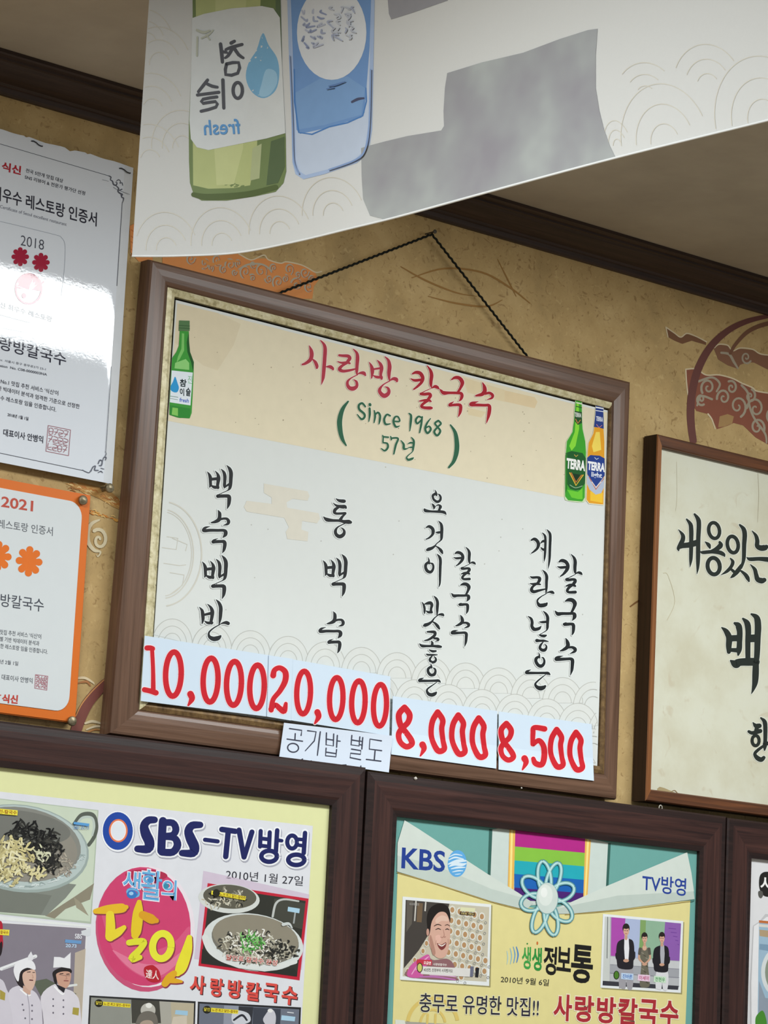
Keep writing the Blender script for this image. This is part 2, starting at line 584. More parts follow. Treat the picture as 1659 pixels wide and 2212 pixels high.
# orange scrap behind the hanging sign and beside the certificates
OR, ORL, ORD = 'DE9152', 'B4AC98', 'C06E36'
wa.z = Zm(300, 470, 2.9625)
wa.poly([(150, 190), (640, 230), (700, 268), (760, 262), (820, 262), (900, 292), (940, 285), (1030, 300), (1080, 320), (1130, 355), (1150, 400), (1120, 440), (1110, 520), (900, 520), (150, 330)], OR)
wa.stroke('640 232 8, 700 266 8, 735 268 7, 800 240 9, 830 270 8, 905 292 8, 945 283 9, 1030 300 8, 1080 322 8, 1130 350 8, 1170 345 7', CREAM)
for (sx_, sy_, sr, ph, cw) in ((500, 270, 40, 1, 1), (585, 300, 42, 3, 1), (680, 345, 44, 2, 1), (780, 340, 52, .5, -1), (890, 410, 45, 2.5, 1), (960, 330, 40, 1, -1), (1010, 430, 48, 3.5, 1), (1060, 350, 38, 0, 1), (420, 290, 40, 2, -1), (330, 262, 40, 0, 1), (860, 320, 30, 2, 1), (1085, 440, 36, 1, 1), (540, 330, 30, 4, -1), (635, 290, 26, 2, 1), (730, 300, 24, 1, 1), (830, 390, 30, 3, -1), (935, 390, 26, 5, 1), (1015, 365, 24, 2, -1), (1105, 390, 22, 3, 1), (460, 320, 26, 1, -1), (610, 350, 22, 0, 1), (725, 385, 24, 4, 1)):
    spiral(wa, sx_, sy_, sr, ORL, 11, ph=ph, cw=cw)
    spiral(wa, sx_ + 6, sy_ + 4, sr * .9, ORD, 5, ph=ph, cw=cw)
wa.stroke('400 250 20, 460 300 18, 540 275 16, 630 280 12', 'DB9350'); wa.stroke('640 330 10, 700 300 12, 790 300 12, 850 340 10', ORL)
wa.z = lambda x, y: (x, y)
wa.poly([(280, 488), (292, 482), (330, 500), (330, 565), (300, 565), (282, 545)], OR)
for yy in (496, 510, 522, 538, 550): wa.stroke('283 %d 1.5, 293 %d 2.5, 306 %d 2' % (yy, yy + 5, yy - 2), ORD)
wa.z = Zm(0, 1020, 3.6875)
wa.poly([(520, 90), (640, 80), (830, 130), (900, 170), (1000, 260), (1000, 320), (900, 275), (800, 215), (700, 170)], 'B58A50')
R = rnd(4)
for i in range(46):
    t = R.random(); x = 540 + t * 400; y = 95 + t * 150 + R.uniform(-25, 45)
    wa.stroke('%f %f 5, %f %f 9, %f %f 4' % (x, y, x + 22, y + R.uniform(-16, 16), x + 44, y + 14), R.choice(['C89A58', 'B4743C', 'D8BC84', '9A6A38']))
for i in range(26):
    t = R.random(); x = 700 + t * 260; y = 300 + t * 85 + R.uniform(-12, 22)
    wa.stroke('%f %f 5, %f %f 9, %f %f 3' % (x, y, x + 20, y + R.uniform(-8, 14), x + 36, y + 12), R.choice(['D49A48', 'C8823A', 'DDBB78']))
WS = 'CFC4A4'
spiral(wa, 790, 540, 90, WS, 28, turns=1.25, ph=-2.2, sx=.75)
wa.stroke('790 380 14, 730 410 28, 700 470 34, 705 560 32, 750 620 28, 800 635 16, 780 672 10, 770 655 4', WS)
wa.stroke('620 1640 18, 680 1640 20, 740 1675 14, 750 1690 6', CREAM); wa.stroke('620 1680 10, 690 1668 20, 720 1700 10', 'A8744A')
wa.stroke('600 2080 85, 640 1960 88, 700 1840 86, 790 1730 80, 880 1650 70, 960 1600 60', '7C4A42')
wa.stroke('605 1940 8, 650 1850 9, 720 1760 9, 800 1680 8, 870 1620 6', 'C89058')
wa.stroke('680 2000 16, 740 1985 22, 830 2010 10', CREAM); wa.stroke('690 2050 10, 760 2025 18, 830 2030 8', CREAM); wa.stroke('700 2070 14, 760 2050 12, 820 2060 8', 'B07A48')
struct(wa.build('wall_back'))

struct(box('ceiling', x0, x1, -4.6, 0.08, ZC, ZC + 0.05, CEIL))
struct(box('floor', x0, x1, -4.6, 0.08, wa_floor - 0.05, wa_floor, FLOORM))
zt = lambda v: v * K
P = [(0.0, 1.3715), (-.007, 1.3715), (-.010, 1.3745), (-.0105, 1.3815), (-.0135, 1.3830), (-.0160, 1.3862), (-.030, 1.3905), (-.050, 1.4005), (-.055, 1.4042), (-.0595, 1.4050), (-.0600, 1.4082), (-.068, 1.4095), (-.072, 1.4110), (-.072, 1.4163), (0.0, 1.4163)]
V, F = [], []
for x in (x0, x1):
    for y, z in P: V.append((x, y * K, z * K))
n = len(P)
for i in range(n): F.append([i, (i + 1) % n, n + (i + 1) % n, n + i])
F += [list(range(n)), [n + i for i in range(n)][::-1]]
struct(meshobj('trim_1', V, F, [TRIMM]))

# ------------------------------------------------------------------ hanging menu sign
YS = -0.025
S = Flat(YS)
SP = Flat(YS + 0.008)
xz = lambda su, p: (su.pt(*p).x, su.pt(*p).z)
SWH = wood('sign_frame_wood', '50392A', '755846', 0, rough=0.32)
SWV = wood('sign_frame_wood', '50392A', '755846', 2, rough=0.32)
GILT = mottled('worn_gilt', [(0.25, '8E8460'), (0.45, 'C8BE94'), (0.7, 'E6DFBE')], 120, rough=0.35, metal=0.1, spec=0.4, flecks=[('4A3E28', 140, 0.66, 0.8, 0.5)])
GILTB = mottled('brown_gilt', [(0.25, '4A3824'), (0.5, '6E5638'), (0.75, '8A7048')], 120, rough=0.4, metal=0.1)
BLACK = ink('1A1817', rough=0.5)
so = [xz(S, p) for p in ((325, 559), (1363, 824), (1333, 1727.5), (236, 1585))]
si = [xz(S, p) for p in ((366, 619), (1326, 869), (1309, 1672), (305, 1533))]
sl = [xz(Flat(YS + 0.004), p) for p in ((378, 640), (1317, 882), (1296, 1655), (322, 1517))]
sign = thing('menu_board', 'large wood framed menu board hung by a cord, red shop title over a cream header', 'menu board', (sum(p[0] for p in so) / 4, -0.004, min(p[1] for p in so)))
frame(sign, so, si, [(0, -0.003), (0, YS + 0.006), (0.04, YS + 0.001), (0.12, YS), (0.35, YS - 0.0004), (0.6, YS), (0.8, YS + 0.0009), (0.93, YS + 0.0024), (1, YS + 0.005), (1, -0.003)], SWH, SWV)
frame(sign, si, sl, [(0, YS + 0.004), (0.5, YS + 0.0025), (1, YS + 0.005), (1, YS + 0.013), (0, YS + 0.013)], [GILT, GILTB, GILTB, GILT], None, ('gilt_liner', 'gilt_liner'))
bx = [min(p[0] for p in si), max(p[0] for p in si)]; bz = [min(p[1] for p in si), max(p[1] for p in si)]
box('backing_board', bx[0], bx[1], YS + 0.013, -0.004, bz[0], bz[1], ink('2A2522'), sign)
# paper sheet with header, clouds and wave pattern
PAP, HEAD = 'D9DDDA', 'E2D8BC'
PQ = [(380, 648), (1314, 887), (1290, 1660), (322, 1530)]
msheet = sheet('menu_sheet', SP, PQ, ink(PAP, var=0.02), sign, thick=0.001)
pr = Art(SP, base=0.0001, inc=2e-6)
pr.poly([(383, 655), (1312, 891), (1305, 1091), (363, 909)], HEAD)
pr.poly([(383, 655), (470, 676), (520, 700), (505, 745), (470, 800), (440, 790), (400, 760), (378, 740)], 'DCD0B2')
pr.poly([(1085, 842), (1155, 858), (1161, 868), (1155, 882), (1085, 866)], 'DFCBA4')
pr.poly([(1000, 815), (1090, 842), (1090, 868), (1010, 848)], 'DFCFAA')
pr.poly([(1008, 880), (1050, 890), (1040, 902), (1012, 896)], 'DFCFAA')
R = rnd(9)
for i in range(40):
    x, y = R.uniform(420, 1230), R.uniform(0, 1)
    yy = 700 + (x - 400) * .25 + y * 210
    pr.ell(x, yy, R.uniform(.8, 1.7), R.uniform(.8, 1.7), R.choice(['A89C84', 'B6AA90']), n=8)
for i in range(18):
    x = R.uniform(380, 1280); y = R.uniform(1120, 1330)
    pr.ell(x, y, 1.2, 1.4, 'B8B8B2', n=8)
pr.z = Zm(300, 960, 2.9625)
CL = 'DAD6C8'
pr.poly([(800, 250), (1080, 300), (1092, 330), (1080, 360), (985, 348), (945, 370), (950, 405), (1150, 440), (1160, 475), (1140, 505), (1045, 490), (1040, 545), (1085, 560), (1080, 620), (950, 605), (940, 560), (960, 530), (930, 470), (690, 430), (672, 400), (690, 360), (850, 380), (850, 340), (800, 310)], CL)
for q in ((0, 745, 235, 300), (0, 745, 215, 275)):
    pass
EMB = 'CFCDC2'
for rx, ry, wd in ((252, 335, 9), (200, 285, 7), (188, 270, 5)):
    pr.ring(150, 700, rx, ry, wd, EMB, a0=-80, a1=84)
for q in ('150 660 5, 240 672 5, 250 600 5, 180 590 5', '160 760 5, 260 775 5, 300 770 5', '200 820 5, 290 835 5, 280 900 5, 200 960 5', '215 600 5, 310 640 5, 300 680 5'):
    pr.stroke(q, EMB, sm=1)
pr.z = lambda x, y: (x, y)
# waves: scallops in rows, each row overlapping the one above
WL = 'B9BAB4'
def clipx(x, y): return 331 - (y - 1375) * .09 < x < 1292
for row in range(6):
    for j in range(-1, 13):
        t = j + (0.5 if row % 2 else 0)
        cx_ = 372 + t * (86 - t * 0.85)
        cy_ = 1392 + 56 * row + (cx_ - 372) * (.150 - row * .006)
        for k, q in enumerate((1.0, .72, .44)):
            Pn = [(cx_ + 43.5 * q * math.cos(a), cy_ - 55 * q * math.sin(a)) for a in [math.pi * i / 24 for i in range(25)]]
            Pn = [p for p in Pn if clipx(*p) and p[1] < 1522 + (p[0] - 322) * .133]
            if len(Pn) < 4: continue
            if k == 0:
                pr.poly(Pn, 'D9DCD8')
            pr.stroke([(x, y, 1.5) for x, y in Pn], WL, sm=1, cap=False)
pr.build('printed_pattern', msheet)

WHI = 'E6E9E6'
# bottles printed on the header
def bottle_small():
    a = Art(SP, Zm(300, 470, 2.9625), base=0.0006)
    a.poly([(255, 725), (325, 725), (325, 660), (258, 658)], '557A4E')
    a.poly([(262, 725), (320, 727), (322, 800), (328, 860), (352, 925), (350, 1000), (345, 1120), (338, 1250), (325, 1285), (250, 1280), (196, 1262), (196, 1180), (206, 985), (212, 900), (240, 860), (256, 820)], '3E9A3A')
    a.poly([(275, 740), (290, 742), (290, 850), (262, 905), (240, 930), (250, 890), (272, 840)], '7CC468')
    a.poly([(232, 930), (300, 905), (322, 930), (322, 975), (228, 965)], '8FD07A')
    a.poly([(318, 735), (322, 800), (328, 860), (352, 925), (348, 990), (335, 930), (310, 860), (306, 800)], '1E5A24')
    for y in (690, 706): a.stroke('258 %d 5, 324 %d 5' % (y, y + 4), '3B5E38')
    a.poly([(210, 978), (345, 992), (330, 1202), (198, 1182)], 'E4EDF4')
    a.poly([(198, 1200), (330, 1222), (325, 1282), (260, 1282), (196, 1262)], '2F8A34')
    a.poly([(215, 1215), (250, 1220), (250, 1270), (210, 1260)], '86C860')
    a.smooth([(232, 1018), (248, 1060), (256, 1090), (246, 1116), (225, 1118), (205, 1105), (203, 1080), (218, 1050)], '2E9AD6')
    a.text('참', (260, 1080), (303, 1085), (263, 1032), '1C2A30', bold=.03)
    a.text('이', (262, 1138), (290, 1142), (262, 1090), '1C2A30', bold=.03)
    a.text('슬', (300, 1140), (330, 1145), (302, 1086), '1C2A30', bold=.03)
    a.text('fresh', (258, 1178), (318, 1186), (262, 1152), '3C62C0', bold=.02)
    a.stroke('200 1142 4, 250 1150 4', '7C9A8C'); a.stroke('200 1158 3, 248 1165 3', '7C9A8C')
    a.text('진', (312, 1060), (340, 1064), (314, 1010), '7FBF8A')
    return a.build('bottle_picture', msheet, 'green soju bottle printed at the left end of the header')
bottle_small()
def bottles_beer():
    a = Art(SP, Zm(1100, 640, 2.968), base=0.0006)
    a.smooth([(424, 668), (466, 674), (470, 800), (474, 850), (492, 930), (497, 1000), (492, 1150), (488, 1290), (470, 1322), (375, 1312), (354, 1285), (356, 1150), (360, 1000), (366, 930), (402, 870), (412, 800)], 'C8D8B0')
    a.poly([(426, 668), (464, 674), (467, 800), (470, 850), (487, 930), (492, 1000), (487, 1150), (484, 1290), (468, 1316), (378, 1308), (358, 1282), (360, 1150), (364, 1000), (370, 930), (406, 870), (415, 800)], '3FA22E')
    a.poly([(432, 680), (446, 680), (448, 850), (425, 960), (400, 990), (385, 960), (420, 870)], '8ADB3C')
    a.poly([(372, 1240), (440, 1255), (470, 1230), (470, 1300), (440, 1300), (400, 1290)], '6CC936')
    a.poly([(362, 1005), (400, 992), (470, 1005), (492, 1040), (486, 1200), (455, 1240), (425, 1245), (390, 1235), (362, 1190)], '1E5B2A')
    a.poly([(360, 1020), (372, 1000), (372, 1230), (358, 1275)], '2C7A28')
    a.poly([(420, 735), (466, 742), (467, 812), (440, 825), (420, 800)], '26502A')
    a.text('TERRA', (420, 772), (462, 778), (421, 744), 'E6ECE4', bold=.03)
    a.stroke('432 682 8, 464 690 8', 'D8E2C8'); a.stroke('430 706 6, 464 714 6', '2E5A2A')
    a.stroke('426 788 5, 440 815 6, 456 794 5', 'D09048', sm=1)
    a.text('TERRA', (366, 1103), (486, 1122), (369, 1036), 'F0F2EE', bold=.05)
    a.stroke('388 1132 7, 428 1212 9, 474 1146 7', 'E0B23A', sm=1); a.stroke('398 1132 5, 428 1192 7, 464 1146 5', 'D8703A', sm=1)
    a.poly([(408, 1136), (456, 1144), (428, 1186)], '17351E')
    a.stroke('390 1210 5, 425 1228 5, 468 1216 5', '8FB28C'); a.stroke('418 1016 4, 428 1028 5, 440 1018 4', 'C8A850', sm=1)
    # amber bottle, cut by the sheet edge
    a.poly([(554, 692), (604, 702), (606, 760), (607, 850), (612, 930), (612, 1100), (604, 1342), (510, 1332), (492, 1308), (496, 1150), (500, 1000), (506, 940), (536, 880), (542, 840)], 'DFE0C8')
    a.poly([(557, 694), (602, 702), (604, 760), (605, 850), (610, 930), (610, 1100), (603, 1335), (512, 1326), (496, 1304), (500, 1150), (503, 1000), (509, 940), (539, 880), (545, 840)], 'E4A028')
    a.poly([(556, 870), (580, 870), (590, 985), (540, 1000), (530, 960)], 'F3D860'); a.poly([(520, 1250), (600, 1260), (598, 1325), (520, 1310)], 'F2C43A')
    a.poly([(555, 694), (603, 702), (606, 850), (575, 842), (543, 838), (552, 760)], '2A3F86')
    a.stroke('558 712 8, 602 720 8', 'E4E8F0'); a.stroke('556 732 5, 603 740 5', 'E4E8F0')
    a.text('TERRA', (556, 798), (600, 806), (558, 768), 'E6EAF2', bold=.03)
    a.stroke('560 822 4, 576 842 5, 594 828 4', 'D08088', sm=1)
    a.poly([(498, 1150), (610, 1165), (607, 1225), (590, 1262), (555, 1272), (515, 1240), (498, 1200)], 'B2BED2')
    a.poly([(500, 1035), (520, 1018), (580, 1022), (612, 1040), (612, 1150), (556, 1222), (500, 1140)], '25408C')
    a.text('TERRA', (502, 1112), (612, 1128), (505, 1056), 'F0F2F4', bold=.05)
    a.text('light', (526, 1166), (594, 1176), (528, 1124), 'E8ECF4', bold=.02)
    a.stroke('512 1160 5, 556 1238 8, 606 1168 5', 'C06A4A', sm=1); a.stroke('530 1190 4, 556 1225 6, 590 1190 4', 'F0E8E0', sm=1)
    a.stroke('548 1034 4, 560 1046 5, 572 1038 4', 'C8D0E0', sm=1)
    return a.build('bottle_picture', msheet, 'green and amber beer bottles printed at the right end of the header')
bottles_beer()

# red title
T1 = '''
215 205 15, 245 290 60, 250 370 65, 220 440 60, 150 490 45, 100 508 30
265 420 20, 310 470 50, 335 530 55, 335 562 40
395 115 15, 450 180 45, 470 260 60, 462 420 60, 452 560 60, 440 700 55, 430 760 40, 410 835 8
485 545 15, 550 545 55, 590 570 50, 598 588 35
700 358 38, 760 365 46, 845 372 55, 870 410 60, 835 460 50
675 460 15, 740 480 35, 830 475 40, 872 490 32
830 480 40, 745 530 45, 705 585 60, 760 615 50, 860 605 42, 965 580 28
930 258 15, 985 320 45, 998 400 60, 990 520 55, 985 610 50, 985 665 20
995 665 15, 1050 645 40, 1100 650 60, 1125 682 32
1000 675 15, 900 725 20, 840 780 40, 835 840 50, 870 890 62, 930 900 70, 985 860 50, 980 790 40, 930 750 8
1190 472 12, 1225 540 50, 1240 620 60, 1228 728 22
1320 438 12, 1370 500 50, 1390 570 60, 1375 670 48, 1390 738 40
1255 585 30, 1370 568 35
1260 690 20, 1310 712 45, 1390 715 45
1445 382 15, 1500 440 45, 1520 540 65, 1510 650 60, 1515 740 35, 1520 770 16
1525 770 15, 1580 740 50, 1628 750 62, 1640 778 40
1525 775 18, 1420 835 22, 1360 910 50, 1370 970 60, 1430 1018 72, 1490 990 65, 1510 940 52, 1490 890 38, 1440 868 8'''
T2 = '''
235 358 25, 290 335 50, 360 350 60, 400 420 60, 385 490 50, 320 560 40, 255 610 25
205 435 12, 270 465 45, 380 455 45
475 228 15, 525 300 45, 545 380 60, 535 480 55, 535 540 45, 545 580 18
552 590 15, 600 565 50, 640 580 50, 662 602 22
550 590 10, 470 625 12, 400 660 15
400 665 20, 365 685 38, 430 690 50, 510 685 50, 525 720 55, 490 770 45
350 802 22, 430 790 40, 500 790 45, 535 808 26
480 800 40, 410 845 45, 380 890 45, 440 912 50, 520 915 55, 545 915 42
660 598 12, 720 632 18
870 452 20, 930 420 50, 1000 430 60, 1045 500 65, 1020 580 45, 975 655 38
680 620 10, 740 668 62, 830 668 45, 960 670 45, 1025 678 50, 1040 720 55, 1020 775 40, 985 805 6
910 810 6, 850 850 40, 838 875 35, 910 865 45, 1000 865 50, 1020 900 55, 1010 980 50, 985 1050 18
1375 502 15, 1405 570 55, 1410 640 68, 1370 690 60, 1300 708 40, 1265 716 25
1420 682 40, 1490 670 45, 1540 710 50, 1520 755 36, 1440 780 6
1310 810 6, 1210 835 50, 1185 862 52, 1270 865 50, 1400 870 45, 1475 872 50, 1490 920 60, 1475 1030 55, 1440 1158 12'''
a = Art(SP, Zm(640, 720, 7.541), base=0.0006)
a.brush(T1, 'B03848', 'EEDCD0', 20)
a.z = Zm(860, 760, 7.541)
a.brush(T2, 'A8202F', 'EEDCD0', 20)
a.build('title_lettering', msheet, 'red brush title lettering')
T3 = '''
190 102 22, 120 200 50, 82 340 65, 90 480 60, 120 590 45, 165 665 18
1500 402 18, 1560 500 45, 1582 640 60, 1575 760 60, 1540 870 45, 1480 945 28
410 168 22, 370 125 28, 328 150 30, 335 205 30, 395 260 30, 398 305 28, 360 328 28, 308 268 12
469 140 38, 471 148 36
465 190 28, 467 270 28, 455 358 12
525 218 15, 535 290 28, 522 372 15
530 280 20, 570 243 25, 598 280 28, 595 340 28, 585 390 14
728 285 22, 685 270 25, 652 330 28, 670 392 28, 730 388 14
775 355 22, 848 355 22, 830 300 22, 790 302 25, 770 360 28, 800 425 28, 848 415 12
970 256 18, 995 285 30, 990 380 30, 980 478 12
1132 310 22, 1090 295 25, 1056 340 28, 1075 385 25, 1125 340 22
1138 300 22, 1125 400 28, 1105 500 18
1245 320 12, 1200 380 25, 1176 450 28, 1205 508 28, 1248 460 28, 1225 420 22, 1182 445 18
1345 348 28, 1302 380 25, 1330 425 25, 1370 480 28, 1330 538 28, 1292 490 28, 1335 430 25, 1378 385 25, 1345 348 25
705 560 22, 640 552 22, 634 534 12
640 555 20, 636 622 20
636 630 18, 690 640 25, 698 690 28, 660 732 25, 615 705 14
735 552 18, 745 590 20
740 572 22, 828 575 24, 800 660 28, 775 772 20
865 600 10, 900 650 30, 905 708 30, 960 702 8
955 645 8, 990 630 24, 1020 635 20
958 692 8, 1000 688 22, 1018 690 20
1000 560 10, 1030 610 30, 1022 700 28, 1012 745 14, 960 790 12
965 785 12, 938 820 20, 960 848 30, 1008 835 30, 1025 822 14'''
a = Art(SP, Zm(720, 850, 5.925), base=0.0006)
a.brush(T3, '2F6248', 'E6E4CE', 12)
a.build('subtitle_lettering', msheet, 'green brush lettering in round brackets')

# menu columns, traced brush by brush
BAEK = '''
525 320 10, 570 380 55, 600 460 84, 603 560 75, 605 640 68, 580 692 22
715 300 10, 775 380 60, 798 470 92, 785 570 82, 775 650 72, 785 705 66
630 500 70, 760 488 75
630 655 40, 700 690 78, 785 690 70
855 255 10, 920 330 65, 948 430 85, 945 560 76, 938 650 72, 938 705 32
940 695 40, 1000 650 50, 1060 615 60
990 165 10, 1060 250 75, 1094 350 94, 1090 500 90, 1080 640 84, 1060 720 66, 1010 770 24, 900 820 18, 825 852 14
840 850 12, 782 885 52, 778 908 78, 850 903 80, 960 900 82, 1030 905 88, 1052 940 96, 1050 1030 90, 1035 1120 68, 1000 1208 12'''
SUK = '''
780 1235 10, 820 1310 78, 822 1400 88, 800 1470 98, 720 1515 74, 640 1535 40, 615 1540 20
830 1460 60, 920 1440 55, 1000 1450 65, 1035 1510 84, 1010 1570 62, 900 1605 6
600 1625 6, 480 1660 58, 440 1715 82, 480 1730 80, 600 1720 74, 780 1722 70, 915 1722 72, 965 1760 94, 955 1830 88, 892 1900 8
790 1912 6, 690 1955 45, 660 2000 68, 740 1992 78, 860 1988 76, 925 1990 80, 948 2035 90, 940 2120 84, 920 2200 62, 885 2265 10'''
BAN = '''
335 1340 12, 400 1420 70, 420 1520 88, 425 1640 74, 402 1742 22
530 1268 12, 610 1350 65, 648 1450 94, 640 1570 84, 620 1680 76, 630 1725 74
465 1525 58, 620 1490 74
470 1680 26, 540 1720 68, 640 1718 70
735 1160 10, 805 1240 70, 848 1350 90, 845 1500 88, 835 1620 74, 815 1730 34, 805 1765 24
830 1755 12, 900 1725 45, 980 1715 84, 1028 1732 84
830 1760 22, 700 1830 30, 590 1920 40, 562 1990 52, 590 2060 80, 680 2102 110, 780 2085 108, 835 2045 66, 848 2030 40'''
TONG = '''
728 190 18, 800 235 68, 900 250 88, 925 250 80
655 290 10, 740 355 55, 850 380 84, 935 385 92, 965 408 52
780 400 60, 710 450 78, 690 510 78, 730 545 60, 840 545 58, 940 540 62, 955 545 50
945 560 40, 880 620 60, 835 690 78, 820 710 60
430 625 20, 510 690 90, 650 710 70, 800 715 64, 920 738 80, 1030 745 102, 1075 755 76
950 775 28, 850 825 25, 760 880 40, 715 960 72, 730 1040 80, 790 1090 90, 850 1087 94, 910 1040 84, 925 970 64, 890 910 38, 835 880 10'''
a = Art(SP, Zm(400, 990, 11.06), base=0.0006)
HAL = 'E4E9E7'
a.brush(BAEK, '2C2E30', HAL, 44); a.brush(SUK, '2C2E30', HAL, 44)
a.brush(BAEK, '2C2E30', HAL, 44, aff=(1, -120, 1, 2150)); a.brush(BAN, '2C2E30', HAL, 44, aff=(1, 0, 1, 2212))
a.build('menu_lettering', msheet, 'black brush writing, first column of the menu')
a = Art(SP, Zm(660, 1060, 11.06), base=0.0006)
a.brush(TONG, '2C2E30', HAL, 44)
a.build('menu_lettering', msheet, 'black brush character heading the second column of the menu')
a = Art(SP, Zm(660, 1060, 11.06), base=0.0006)
a.brush(BAEK, '2C2E30', HAL, 44, aff=(.96, -89, .97, 1355))
a.build('menu_lettering', msheet, 'black brush character in the middle of the second column of the menu')
a = Art(SP, Zm(400, 990, 11.06), base=0.0006)
a.brush(SUK, '2C2E30', HAL, 44, aff=(.93, 2812, .97, 2460))
a.build('menu_lettering', msheet, 'black brush character ending the second column of the menu')
YO = '''
660 90 10, 685 150 40, 695 210 50, 690 240 15
670 185 70, 612 220 60, 610 270 55, 640 330 56, 715 375 66, 780 340 60, 795 270 54, 770 215 44, 730 188 12
585 420 15, 620 460 55, 640 510 58, 625 560 8
640 530 12, 690 470 18, 740 450 40
765 455 44, 790 492 74, 768 550 60, 752 600 70
412 560 56, 440 588 78, 560 605 55, 700 610 60, 830 615 70, 890 635 68, 928 682 16
440 995 18, 520 965 70, 600 1020 80, 615 1100 80, 590 1170 60, 520 1235 44, 445 1270 25
680 1105 20, 730 1110 58, 800 1100 50
740 830 10, 800 900 60, 822 990 75, 820 1120 75, 815 1240 64, 790 1300 35, 700 1375 25, 660 1430 40
660 1430 45, 590 1480 70, 510 1510 84, 475 1525 62
675 1430 20, 750 1480 50, 810 1550 74, 838 1605 42
497 1700 8, 515 1770 40, 520 1850 48
495 1820 55, 440 1880 70, 440 1960 72, 480 2030 76, 550 2055 70, 600 2010 60, 622 1930 54, 600 1860 48, 545 1840 28
710 1625 15, 770 1700 65, 790 1790 70, 785 1950 66, 780 2150 60, 775 2330 42, 745 2422 8'''
MAT = '''
350 670 15, 390 740 50, 410 820 58, 410 900 48, 408 950 18
420 715 30, 480 700 70, 550 690 80, 585 740 74, 565 830 60, 565 905 70
450 880 22, 500 910 60, 580 912 62
628 520 10, 690 590 60, 720 680 70, 715 800 70, 712 920 48, 705 980 26
720 985 20, 780 965 52, 840 970 70, 862 992 44
720 990 25, 640 1060 30, 580 1140 50, 500 1195 74, 425 1222 86, 400 1232 56
590 1130 20, 660 1175 50, 720 1240 74, 762 1305 48
478 1380 40, 560 1380 58, 650 1390 74, 658 1450 70, 600 1510 64, 500 1570 50, 412 1590 28
640 1535 48, 720 1545 60, 738 1580 48, 650 1615 6
570 1600 18, 595 1640 58, 592 1700 68
290 1660 15, 350 1715 70, 480 1720 56, 620 1720 60, 740 1730 74, 800 1738 56
520 1810 22, 600 1845 60, 680 1840 46
462 1915 32, 500 1930 50, 620 1930 45, 715 1930 22
600 1950 25, 542 2020 54, 542 2070 60, 600 2110 64, 668 2080 60, 678 2020 48, 630 1960 10'''
EUN = '''
555 810 10, 575 880 44, 580 930 18
560 890 60, 497 940 64, 500 1020 70, 560 1085 74, 640 1070 74, 670 1000 58, 655 940 44, 600 910 10
400 1150 6, 310 1190 58, 285 1225 60, 350 1225 64, 500 1225 58, 650 1222 60, 745 1222 66, 785 1255 32
700 1260 18, 600 1330 28, 490 1410 40, 467 1470 54, 510 1540 80, 590 1560 90, 660 1530 80, 690 1500 42'''
KAL = '''
1140 1612 30, 1200 1585 70, 1280 1610 74, 1325 1680 74, 1310 1760 74, 1240 1850 50, 1165 1905 22
1105 1705 15, 1180 1725 54, 1290 1715 54
1390 1455 10, 1450 1520 50, 1480 1600 72, 1475 1720 70, 1478 1800 58, 1490 1850 26
1490 1850 15, 1550 1825 50, 1600 1842 58, 1625 1868 24
1490 1860 15, 1400 1905 18, 1340 1935 15
1340 1935 20, 1295 1965 58, 1340 1975 60, 1430 1965 58, 1478 1975 60, 1478 2010 70, 1440 2060 60
1285 2102 22, 1350 2080 50, 1430 2075 58, 1478 2095 48, 1490 2107 26
1430 2080 40, 1350 2130 58, 1312 2190 56, 1350 2222 56, 1440 2222 62, 1485 2220 64'''
KUK = '''
1262 270 18, 1340 240 74, 1420 250 84, 1468 310 88, 1450 390 64, 1400 490 48
1050 455 10, 1110 520 78, 1200 515 64, 1340 515 60, 1425 512 62, 1460 535 80, 1458 590 74, 1410 660 8
1290 690 10, 1242 728 58, 1300 730 68, 1400 725 60, 1436 745 72, 1440 820 70, 1430 890 54, 1408 945 18'''
SU = '''
1270 985 20, 1300 1050 70, 1315 1120 84, 1290 1170 78, 1220 1215 58, 1152 1240 22
1320 1170 45, 1400 1165 55, 1460 1200 74, 1450 1250 58, 1345 1300 6
1220 1340 6, 1110 1365 52, 1068 1405 74, 1140 1410 72, 1260 1405 60, 1372 1402 62, 1408 1435 76, 1405 1530 70, 1395 1630 58, 1365 1738 10'''
a = Art(SP, Zm(880, 1050, 11.06), base=0.0006)
a.brush(YO, '262A2C', HAL, 40)
a.z = Zm(880, 1240, 11.06); a.brush(MAT, '262A2C', HAL, 40)
a.z = Zm(880, 1360, 11.06); a.brush(EUN, '262A2C', HAL, 40)
a.build('menu_lettering', msheet, 'black brush writing, long third column of the menu')
a = Art(SP, Zm(880, 1050, 11.06), base=0.0006)
a.brush(KAL, '262A2C', HAL, 40)
a.z = Zm(880, 1240, 11.06); a.brush(KUK, '262A2C', HAL, 40); a.brush(SU, '262A2C', HAL, 40)
a.build('menu_lettering', msheet, 'black brush writing, short column right of the third')
